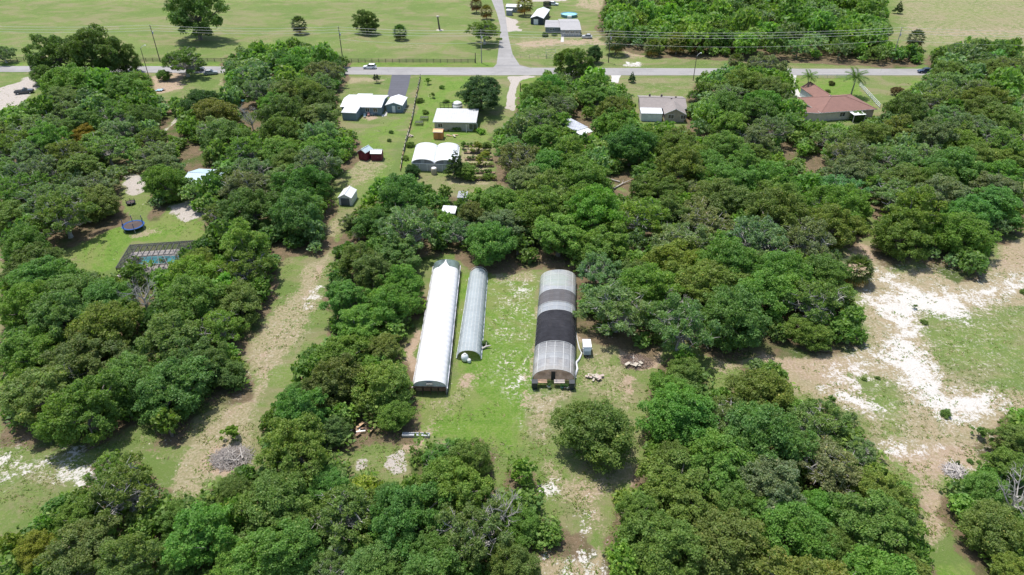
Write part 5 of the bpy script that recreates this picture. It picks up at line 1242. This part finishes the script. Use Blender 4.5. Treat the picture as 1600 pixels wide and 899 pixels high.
# ------------------------------------------------------------------ trees
GREEN = (.182,.278,.058); MID = (.168,.256,.064); DARK = (.130,.205,.056); GREY = (.212,.288,.126); YEL = (.290,.325,.060); OLIVE = (.198,.278,.072)
BRIGHT = (.20,.34,.05)
def sc(px, py, z=4): p = G(px, py, z); return PX(p.x, p.y, z)[2]
HAND = [ # px, py, rpx, kind, tint, label, [hz]
 (304,24,46,'oak1',DARK,'wide dark oak standing alone in the top left meadow'),
 (572,36,22,'oak2',DARK,'round dark oak alone in the meadow between two palms'),
 (757,50,33,'grey1',OLIVE,'olive spreading tree beside the side road, wires crossing it'),
 (893,99,32,'oak0',MID,'dense oak overlapping the road right of the crossroads'),
 (918,112,20,'oak3',MID,'smaller oak joined to the right of the dense crossroads oak'),
 (929,86,17,'oak4',(.07,.14,.05),'round bluish-green bush beside the second pole from the right'),
 (988,121,9,'cone',(.06,.12,.045),'small conical cedar on the verge above the grey-brown roof'),
 (752,150,42,'oak1',(.075,.135,.05),'big round tree shading the long pale roofed house'),
 (90,88,42,'oak0',DARK,'dark oak at the left end of the roadside pair'),
 (148,86,46,'oak3',DARK,'tallest dark oak in the roadside group at left'),
 (193,94,28,'oak2',DARK,'dark oak nearest the street lamp at left'),
 (70,118,26,'oak4',DARK,'dark low oak beside the pale dirt lot'),
 (112,134,44,'oak1',GREEN,'lighter green domed oak in front of the dark roadside oaks'),
 (200,143,38,'oak2',MID,'mid-green oak right of the domed one, below the street lamp'),
 (288,97,40,'grey0',MID,'open crowned live oak right of the leftmost utility pole'),
 (256,118,14,'oak4',MID,'small bushy oak left of the open crowned live oak'),
 (318,165,38,'oak3',(.07,.135,.04),'dark green oak above the curved drive at left'),
 (5,85,24,'grey2',GREY,'grey tree at the left edge above the road'),
 (135,212,27,'oak4',(.32,.24,.03),'golden orange tree in the far left wood'),
 (60,205,48,'grey0',GREY,'big silvery live oak beside the pale dirt lot'),
 (105,175,34,'grey1',GREY,'silvery live oak below the lighter green domed oak'),
 (190,205,40,'grey2',GREY,'grey-green live oak right of the golden orange tree'),
 (237,215,30,'grey1',OLIVE,'olive live oak left of the curved drive'),
 (588,124,10,'openbush',(.13,.16,.11),'small grey-green tree on the lawn before the white roofed house'),
 (930,679,73,'oak3',MID,'broad round oak standing alone below the shade cloth tunnel'),
 (712,258,24,'cone',(.080,.135,.04),'pointed conical tree in front of the twin greenhouse'),
 (728,268,22,'oak4',OLIVE,'bushy olive tree right of the conical tree'),
 (644,268,16,'oak2',(.06,.12,.035),'small dark glossy tree left of the twin greenhouse front'),
 (745,232,14,'openbush',YEL,'yellowish shrub among the garden beds'),
 (750,252,13,'openbush',YEL,'second yellowish shrub nearer the front beds'),
 (752,205,9,'bush',BRIGHT,'bright green shrub right of the long pale roofed house'),
 (743,202,7,'bush',YEL,'yellow-green shrub at the corner of the long pale roofed house'),
 (361,680,21,'openbush',BRIGHT,'bright young tree beside the large grey brush pile'),
 (1478,645,11,'bush',MID,'lone small bush on the white sand at right'),
 (1405,12,10,'cone',(.07,.12,.04),'narrow tree alone in the top right field'),
 (1065,172,9,'oak0',MID,'small tree at the right corner of the grey-brown roofed house'),
 (1082,175,15,'oak2',GREEN,'leafy tree right of the grey-brown roofed house'),
 (1088,150,16,'grey2',MID,'shaggy tree between the mown lawn and the right roadside wood'),
 (545,345,20,'grey0',GREY,'thin grey-green tree below the white carport'),
 (560,365,20,'grey1',MID,'thin tree at the top of the strip, below the carport'),
 (655,157,8,'bush',MID,'dark bush against the pale board fence'),
 (1372,590,5,'bush',OLIVE,'tiny shrub on the dry ground below the round oak at right'),
 (1298,626,12,'openbush',MID,'sparse sapling at the upper edge of the front right wood'),
 (1497,723,6,'cone',DARK,'small cedar beside the bleached brush pile'),
 (1516,720,6,'bush',MID,'small green bush right of the bleached brush pile'),
 (1530,722,5,'bush',GREEN,'smallest of the bushes right of the bleached brush pile'),
 (1530,678,16,'openbush',MID,'open shrub left of the right edge wood'),
 (1300,130,7,'bush',(.10,.12,.03),'brown-green shrub on the lawn of the red-brown roofed house'),
 (1293,142,5,'bush',MID,'little round shrub touching the red-brown roof'),
 (1283,173,11,'oak0',MID,'round shrub in front of the red-brown roofed house, left'),
 (1340,182,13,'oak2',DARK,'dark round shrub in front of the red-brown roofed house, right'),
 (611,206,5,'bush',DARK,'small dark shrub in the mown yard, upper of two'),
 (608,219,5,'bush',DARK,'small dark shrub in the mown yard, lower of two'),
 (1402,143,11,'oak1',(.19,.13,.07),'reddish brown tree on the verge by the right woods'),
 (1128,75,14,'bush',MID,'rounded shrub under the back right woods edge'),
 (757,536,8,'bush',DARK,'dark weedy bush on the lawn beside the grey tunnel mouth'),
 (725,228,9,'openbush',GREEN,'loose green shrub right behind the twin greenhouse'),
 (760,226,10,'bush',OLIVE,'olive shrub at the back right corner of the garden beds'),
 (762,276,11,'bush',MID,'round shrub at the front right corner of the garden beds'),
 (738,280,9,'openbush',OLIVE,'thin shrub in front of the garden beds'),
 (757,240,9,'bush',YEL,'low yellow-green shrub on the right side of the garden beds'),
 (668,128,8,'openbush',BRIGHT,'bright shrub by the road at the head of the board fence'),
 (676,150,7,'openbush',MID,'slender shrub in the garden plot below the road'),
 (690,136,6,'bush',GREEN,'small round shrub in the garden plot nearest the road'),
 (665,175,7,'bush',GREEN,'round shrub above the two wire garden cages'),
 (697,158,6,'bush',MID,'small shrub left of the big round tree'),
 (640,226,9,'bush',MID,'bush between the board fence and the twin greenhouse'),
 (633,246,8,'bush',OLIVE,'olive bush at the foot of the board fence'),
 (700,228,6,'openbush',OLIVE,'thin shrub in the notch behind the two greenhouse vaults'),
 (821,135,9,'bush',BRIGHT,'bright shrub right of the sandy drive'),
 (852,54,7,'bush',DARK,'dark round shrub at the left corner of the grey house'),
 (866,54,5,'bush',DARK,'dark round shrub in front of the grey house, right of the first'),
 (1350,592,5,'bush',OLIVE,'tiny scrub left of the ones below the round oak at right'),
 (1430,480,6,'openbush',OLIVE,'scrubby weeds amid the white sand'),
 (1445,503,7,'bush',OLIVE,'low scrub where the sand meets the far right grass'),
 (1600,455,8,'bush',OLIVE,'low scrub at the right edge above the grass'),
]
OCC = []
for h in HAND:
    px, py, rp, kd, tint, lab = h[:6]
    if not kd: continue
    HZ = 1.25 if (py < 100 and kd[:3] == 'oak') else .95
    r = rp/sc(px, py, 4)/(.98)
    put_tree(kd, px, py, r, tint, lab, hz=HZ, name='shrub' if kd in ('bush','openbush') else ('cedar_tree' if kd == 'cone' else 'oak_tree'), cat='shrub' if kd in ('bush','openbush') else 'tree')
    OCC.append((px, py, r))
# hedge in front of the long house
for i in range(5): put_tree('bush', 692+i*6.2, 198+i*.5, 1.5, MID if i % 2 else GREEN, ['leftmost','second','middle','fourth','rightmost'][i]+' clump of the hedge along the long pale roofed house', 'hedge clumps of the long house', name='hedge_shrub', cat='shrub')
# palms
for a in ((467,35,5.5,(.085,.12,.045),'brownish cabbage palm alone in the meadow, left one','cabbage',None,5.0),
          (625,47,4.5,(.075,.13,.04),'green cabbage palm in the meadow right of the round dark oak','cabbage',None,4.5),
          (744,4,5.5,(.13,.10,.05),'rusty fronded palm at the top edge by the side road','cabbage',None,4.5),
          (760,15,5,(.17,.16,.06),'yellowing palm beside the side road above the olive tree','cabbage',None,4.5),
          (820,4,7,(.19,.17,.05),'yellow palm between the mobile home and the navy shed','cabbage',None,6),
          (1265,119,6,(.12,.21,.04),'slim palm on the lawn left of the spreading feather palm','feather',None,4.4),
          (1338,120,6.2,(.11,.19,.05),'spreading feather palm at the corner of the white vinyl fence','feather',None,6.2),
          (963,62,7,(.125,.16,.06),'cabbage palm nearest the pole at the left end of the back woods','cabbage','edge',6.5),
          (1020,70,5,(.15,.17,.05),'low cabbage palm left of the yellow one at the woods edge','cabbage','edge',5),
          (1058,64,6,(.19,.20,.05),'yellow-green cabbage palm in the middle of the back woods edge','cabbage','edge',5.5),
          (1092,64,5.5,(.15,.15,.06),'dull cabbage palm right of the yellow-green one','cabbage','edge',5),
          (1158,66,5,(.11,.14,.05),'cabbage palm in the shade of the back woods edge','cabbage','edge',5),
          (1432,57,6,(.09,.12,.05),'shaggy cabbage palm right of the far right utility pole','cabbage','edge',5),
          (1358,62,6,(.17,.17,.05),'tawny cabbage palm left of the far right utility pole','cabbage','edge',5.5),
          (1150,92,3.5,(.12,.16,.05),'short palm on the verge below the back woods','cabbage','edge',4.2),
          (1340,418,4,(.12,.15,.05),'cabbage palm on bare ground at the head of the white sand','cabbage',None,4.5)):
    px, py, h, tint, lab, kd, g, s = a
    if kd == 'cabbage': h, s = h*.68, s*1.25; py = py+3
    put_palm(px, py, h, tint, lab, kd, 'palms along the back woods edge' if g else None, s)
# leafless trees
for i, (px, py, r, lab) in enumerate(((222,466,4.2,'leafless white branched tree rising from the left wood'),(103,590,3.0,'leafless grey tree in the lower left wood'),(392,186,4.5,'bare silvery tree in the centre left wood'),(1592,775,4.0,'bleached leafless tree at the right edge'),(50,275,4,'bare grey limbed tree in the far left wood'),(1055,470,3.2,'bare grey tree top in the right woods'),(786,800,3.4,'leafless grey tree in the middle of the front wood'),(1280,325,3.6,'pale dead crown in the right woods'),(700,745,1.9,'bare pale sapling beside the front clearing'))):
    z = r*1.1; p = G(px, py, z); root = empty('dead_tree', (p.x,p.y,z-r*.9+ (2.2 if r > 3 else 0)-2.2), lab, 'dead tree', rz=i)
    root.scale = (r*1.1, r*1.1, r*1.3); root.location.z = 0
    o = link('branches', DEAD[i % 2], root); root.scale = (r*.85, r*.85, r*1.55)

# landmarks used to single out each crown
LAND = [(235,395,'pool cage'),(208,350,'blue trampoline'),(362,716,'large brush pile'),(540,300,'white carport'),(697,404,'white tunnel back end'),(670,610,'white tunnel mouth'),(747,418,'grey tunnel back end'),(871,425,'shade tunnel back end'),(917,548,'white trailer'),(930,678,'lone round oak'),(1420,460,'white sand'),(1478,645,'lone small bush'),(1492,738,'small brush pile'),(620,725,'front wood clearing'),(860,762,'white sand spot'),(910,200,'teal cabin'),(1037,165,'grey-brown roof'),(1317,160,'red-brown roof'),(310,275,'pale blue roof'),(135,210,'golden orange tree'),(20,150,'pale dirt lot'),(587,238,'right red barn shed'),(565,160,'white roofed house'),(680,240,'twin greenhouse'),(1393,97,'far right pole'),(950,98,'sandy patch pole'),(917,58,'grey hatchback'),(1000,875,'bottom edge clearing'),(222,466,'leafless white tree'),(1340,425,'palmetto clump'),(1160,380,'right woods middle'),(90,740,'left lawn rocks'),(972,290,'bleached fallen trunk'),(1160,800,'front right wood middle'),(250,840,'bottom left gap'),(500,800,'front left wood middle'),(100,560,'left edge thicket'),(1200,45,'back woods middle')]
PAL = {'left':[(.6,GREEN),(.3,MID),(.3,DARK),(.35,OLIVE),(.15,GREY)], 'centre_left':[(.4,MID),(.5,GREY),(.3,OLIVE),(.3,DARK)], 'far_left':[(1,GREY),(.5,OLIVE),(.3,MID)],
 'drive_left':[(1,OLIVE),(.5,MID)], 'road_left':[(1,MID),(.6,GREY),(.5,GREEN)], 'house_left':[(1,GREY),(.5,MID)], 'middle':[(.6,MID),(.4,GREY),(.4,DARK),(.3,GREEN)], 'strip':[(1,GREEN),(.8,MID),(.5,DARK)],
 'behind_lawn':[(.7,MID),(.6,OLIVE),(.4,GREY),(.4,GREEN)], 'right':[(.8,GREEN),(.7,MID),(.5,GREY),(.4,OLIVE),(.2,DARK)], 'road_right':[(.7,GREY),(.5,MID),(.4,OLIVE),(.2,GREEN)],
 'far_right':[(.7,GREEN),(.6,MID),(.4,GREY)], 'front_left':[(.7,GREEN),(.6,OLIVE),(.7,MID),(.3,DARK),(.15,YEL)], 'front_right':[(.7,GREEN),(.6,OLIVE),(.6,GREY),(.6,MID)],
 'right_edge':[(.7,GREEN),(.5,OLIVE),(.5,MID)], 'back_right':[(.7,GREEN),(.6,MID),(.4,GREY),(.4,OLIVE)], 'verge_right':[(1,MID),(.5,OLIVE)]}
TNAME = {GREEN:'fresh green', MID:'mid-green', DARK:'dark green', GREY:'grey-green', OLIVE:'olive green', YEL:'yellow-green'}
KINDS = {GREEN:['oak0','oak1','oak2','oak3','tall0'], MID:['oak0','oak3','oak4','tall1','oak2'], DARK:['oak1','oak4','oak3'], GREY:['grey0','grey1','grey2','tall2'], OLIVE:['grey1','tall0','oak2','tall2','grey0'], YEL:['tall1','oak4']}
WORDS = {'left':'left wood','centre_left':'centre left wood','far_left':'far left wood','drive_left':'drive at left','road_left':'left roadside grove','house_left':'pale blue roof grove','middle':'wood behind the tunnels','strip':'wood beside the white tunnel','behind_lawn':'wood behind the lawn','right':'right woods','road_right':'right roadside woods','far_right':'far right woods','front_left':'front left wood','front_right':'front right wood','right_edge':'right edge wood','back_right':'back right woods','verge_right':'right verge'}
HOLES = [(255,141,12),(268,190,8),(911,198,9),(300,276,6),(325,272,4),(701,327,3),(722,304,4),(208,350,16),(1285,158,20),(1320,158,22),(1352,158,16),(1015,163,15),(1052,168,17),(262,198,9),(300,243,15),(238,398,17),(262,396,12),(212,390,9),(540,305,16),(565,236,10),(972,288,13),(222,466,10),(565,672,14),(649,681,12),(1230,240,7),(207,288,11),(620,725,24),(564,722,12),(784,760,12),(280,330,8),(392,186,12),(45,140,18),(1592,775,12),(1120,590,12),(1270,258,8),(246,840,0)]
cand = []
rr = random.Random(5)
occw = [(G(px, py, 4).x, G(px, py, 4).y, r*(1.35 if r < 5 else 1.12)) for px, py, r in OCC]
GRID = {}
mxs = np.arange(-60, 1680, 2.0); mys = np.arange(-60, 960, 2.0); MX, MY = np.meshgrid(mxs, mys); UN = np.zeros(MX.shape, bool)
for _p in WOODS.values(): UN |= inpoly_sd(MX, MY, _p) > 0
def inwood(x, y):
    i = int((y+60)/2); j = int((x+60)/2)
    if not (0 <= i < UN.shape[0] and 0 <= j < UN.shape[1]): return True
    return bool(UN[i, j])
RING = [(math.cos(a*math.pi/5), math.sin(a*math.pi/5)*.92) for a in range(10)]
def near(x, y, r, kk=.60):
    for i in range(int((x-16)//8), int((x+16)//8)+1):
        for j in range(int((y-16)//8), int((y+16)//8)+1):
            for (a, b_, q) in GRID.get((i, j), ()):
                if (a-x)**2+(b_-y)**2 < (kk*(q+r))**2: return True
    return False
for x, y, r in occw: GRID.setdefault((int(x//8), int(y//8)), []).append((x, y, r))
for key, poly in WOODS.items():
    xs = [p[0] for p in poly]; ys = [p[1] for p in poly]; pal = PAL[key]
    PN = np.array([(rr.uniform(min(xs),max(xs)), rr.uniform(min(ys),max(ys))) for _ in range(9000)])
    sd = inpoly_sd(PN[:,0], PN[:,1], poly)
    sel = [(px, py, s_) for (px, py), s_ in zip(PN, sd) if s_ > 3]
    for ri, (r_hi, r_lo) in enumerate(((7.4,6.2),(6.2,5.0),(5.0,4.0),(4.0,3.0),(3.0,2.2),(2.2,1.6))):
        for px, py, s_ in sel[ri::6] if ri < 3 else sel:
            r = rr.uniform(r_lo, r_hi); zc = .6*r; s2 = sc(px, py, zc); rp = r*s2
            if py < -30 or not all(inwood(px+c_*rp*.80, py+s2_*rp*.80) for c_, s2_ in RING): continue
            if s_ < 6 and py > 850: pass
            if r < 2.0 and py < 330: continue
            if r > {'front_left':5.4,'strip':5.6,'left':6.4,'front_right':6.2}.get(key, 8): continue
            if any((px-hx)**2+(py-hy)**2 < (hr+rp*.9)**2 for hx, hy, hr in HOLES): continue
            p = G(px, py, zc)
            if near(p.x, p.y, r, .66 if key == 'back_right' else .60): continue
            GRID.setdefault((int(p.x//8), int(p.y//8)), []).append((p.x, p.y, r))
            t = rr.random()*sum(w for w, _ in pal)
            for w, tint in pal:
                t -= w
                if t <= 0: break
            cand.append((rp, key, px, py, r, tint))

cand.sort(key=lambda c: -c[0]*(1 if c[2] > -20 else .1))
nhand = sum(1 for h in HAND if h[3] and h[3] not in ('bush','openbush','cone'))
LIM = 300-nhand
ORD = ['nearest','second','third','fourth','fifth','sixth','seventh','eighth','ninth','tenth','eleventh','twelfth','thirteenth','fourteenth','fifteenth','sixteenth','seventeenth','eighteenth','nineteenth','twentieth','twenty-first','twenty-second','twenty-third','twenty-fourth']
DIR = ['right of','up and right of','above','up and left of','left of','down and left of','below','down and right of']
meta = []
for c in cand[:LIM]:
    rp, key, px, py, r, tint = c
    L_ = min(LAND, key=lambda l: (l[0]-px)**2+((l[1]-py)*1.4)**2)
    a = math.atan2(-(py-L_[1])*1.4, px-L_[0]); o = int(round(a/(math.pi/4))) % 8
    meta.append([c, L_[2], o, math.hypot(px-L_[0], (py-L_[1])*1.4)])
cnt = {}
for m_ in sorted(meta, key=lambda m: m[3]):
    k = (m_[1], m_[2]); cnt[k] = cnt.get(k, 0)+1; m_.append(cnt[k])
for c, ln, o, dd, i in meta:
    rp, key, px, py, r, tint = c
    size = 'broad' if r > 6 else ('medium' if r > 4.3 else 'small')
    tv = tuple(k*rr.uniform(.86,1.16) for k in tint)
    kd = rr.choice(KINDS[tint])
    put_tree(kd, px, py, r, tv, f'{size} {TNAME[tint]} oak, {ORD[min(i-1,23)]} crown {DIR[o]} the {ln}', 'oaks of the '+WORDS[key], hz=rr.uniform(.85,1.2))
# the remaining, smallest crowns of the woods as one mass, with undergrowth
V = []; F = []; T = []; nv = 0
LEAFB = []
def add_low(key, x, y, r, hz, tint, frac=1.0, lod=2):
    global nv
    v, f, t = PROTO[key][lod]; n = int(len(f)*frac); a = rr.random()*6.28; c, s = math.cos(a), math.sin(a)
    v = v.reshape(-1,4,3)[:n].reshape(-1,3); vv = np.stack([(v[:,0]*c-v[:,1]*s)*r+x, (v[:,0]*s+v[:,1]*c)*r+y, v[:,2]*r*hz], 1)
    V.append(vv); F.append(f[:n]+nv); T.append(t[:n]*np.array(tint)); nv += len(vv)
for ci, c in enumerate(cand[LIM:]):
    rp, key, px, py, r, tint = c; p = G(px, py, .6*r)
    if py < -40: continue
    vv_ = rr.uniform(.72,1.22); add_low(rr.choice(KINDS[tint]), p.x, p.y, r, rr.uniform(.75,1.45), tuple(k*vv_*rr.uniform(.93,1.08) for k in tint), 1.0, 2 if ci < 330 else 3)
    b = MB(); b.tube([(p.x,p.y,-.1),(p.x,p.y,r*.6)], [.25,.15], 5)
    LEAFB.append(b)
me = np_mesh('woodland', np.concatenate(V), np.concatenate(F), [FOL], np.concatenate(T))
tag(link('woodland', me), 'mass of smaller distant crowns filling the woods', 'woodland', kind='stuff')
b = MB()
for q in LEAFB:
    o = len(b.v); b.v += q.v; b.f += [tuple(i+o for i in f) for f in q.f]
if b.v: tag(b.build('woodland_stems', BARK), 'stems under the smaller distant crowns', 'woodland', kind='stuff')
# undergrowth
V = []; F = []; T = []; nv = 0
for key, poly in WOODS.items():
    xs = [p[0] for p in poly]; ys = [p[1] for p in poly]; P = [(rr.uniform(min(xs),max(xs)), rr.uniform(min(ys),max(ys))) for _ in range(int(30+(max(xs)-min(xs))*(max(ys)-min(ys))/450))]
    sd = inpoly_sd(np.array([p[0] for p in P]), np.array([p[1] for p in P]), poly)
    for (px, py), s_ in zip(P, sd):
        if s_ < 14: continue
        if any((px-hx)**2+(py-hy)**2 < (hr+8)**2 for hx, hy, hr in HOLES): continue
        p = G(px, py, .5); add_low('bush' if rr.random() < .6 else 'openbush', p.x, p.y, rr.uniform(1.2,2.6), 1, rr.choice([MID,OLIVE,GREEN,DARK]), .22, 3)
me = np_mesh('undergrowth', np.concatenate(V), np.concatenate(F), [FOL], np.concatenate(T))
tag(link('undergrowth', me), 'tangled undergrowth beneath the woods', 'undergrowth', kind='stuff')
# weeds and tufts on the open ground
n = 26000; r = np.random.default_rng(9)
tx, ty = [], []
px = r.uniform(-20, 1620, n); py = 90+r.random(n)**.8*820
P3 = np.array([G(a, b_)[:2] for a, b_ in zip(px, py)])
keepd = vnoise(P3[:,0], P3[:,1], 4, 20)*.6+vnoise(P3[:,0], P3[:,1], 1.5, 21)*.4 > .50
P3 = P3[keepd]; n = len(P3)
k = 5; base = np.repeat(P3, k, 0)+r.normal(size=(n*k,2))*.16
hgt = .04+.13*r.random(n*k)**2; a = r.random(n*k)*6.28; w = .05+.05*r.random(n*k)
dx, dy = np.cos(a)*w, np.sin(a)*w; lx, ly = r.normal(size=(2,n*k))*.16
z0 = np.full(n*k, -.02)
v = np.stack([np.stack([base[:,0]-dx, base[:,1]-dy, z0], 1), np.stack([base[:,0]+dx, base[:,1]+dy, z0], 1), np.stack([base[:,0]+lx+dx*.5, base[:,1]+ly+dy*.5, hgt], 1), np.stack([base[:,0]+lx-dx*.5, base[:,1]+ly-dy*.5, hgt], 1)], 1).reshape(-1,3)
tn = np.array([.20,.28,.07])*(.7+.6*r.random((n*k,1))); dry = r.random(n*k) < .3; tn[dry] = np.array([.36,.31,.18])
# keep weeds off roads, roofs and tunnels
def road_mask(x, y):
    q = np.zeros(x.shape, bool)
    for poly in ([(-50,100),(1700,104),(1700,121),(-50,116)],[(764,-20),(800,-20),(805,106),(770,106)],[(603,114),(643,114),(634,178),(600,178)],[(640,400),(765,400),(760,565),(700,625),(640,625)],[(828,420),(904,420),(902,612),(828,612)],[(525,145),(632,145),(632,190),(525,190)],[(184,370),(292,370),(292,430),(184,430)]):
        q |= inpoly_sd(x, y, GP(poly)) > 0
    return q
bad = road_mask(base[:,0], base[:,1]); keep = ~bad
v = v.reshape(-1,4,3)[keep].reshape(-1,3); f = np.arange(len(v)).reshape(-1,4)
me = np_mesh('grass_tufts', v, f, [FOL], tn[keep]); tag(link('grass_tufts', me), 'weeds and dry grass tufts on the open ground', 'grass', kind='stuff')
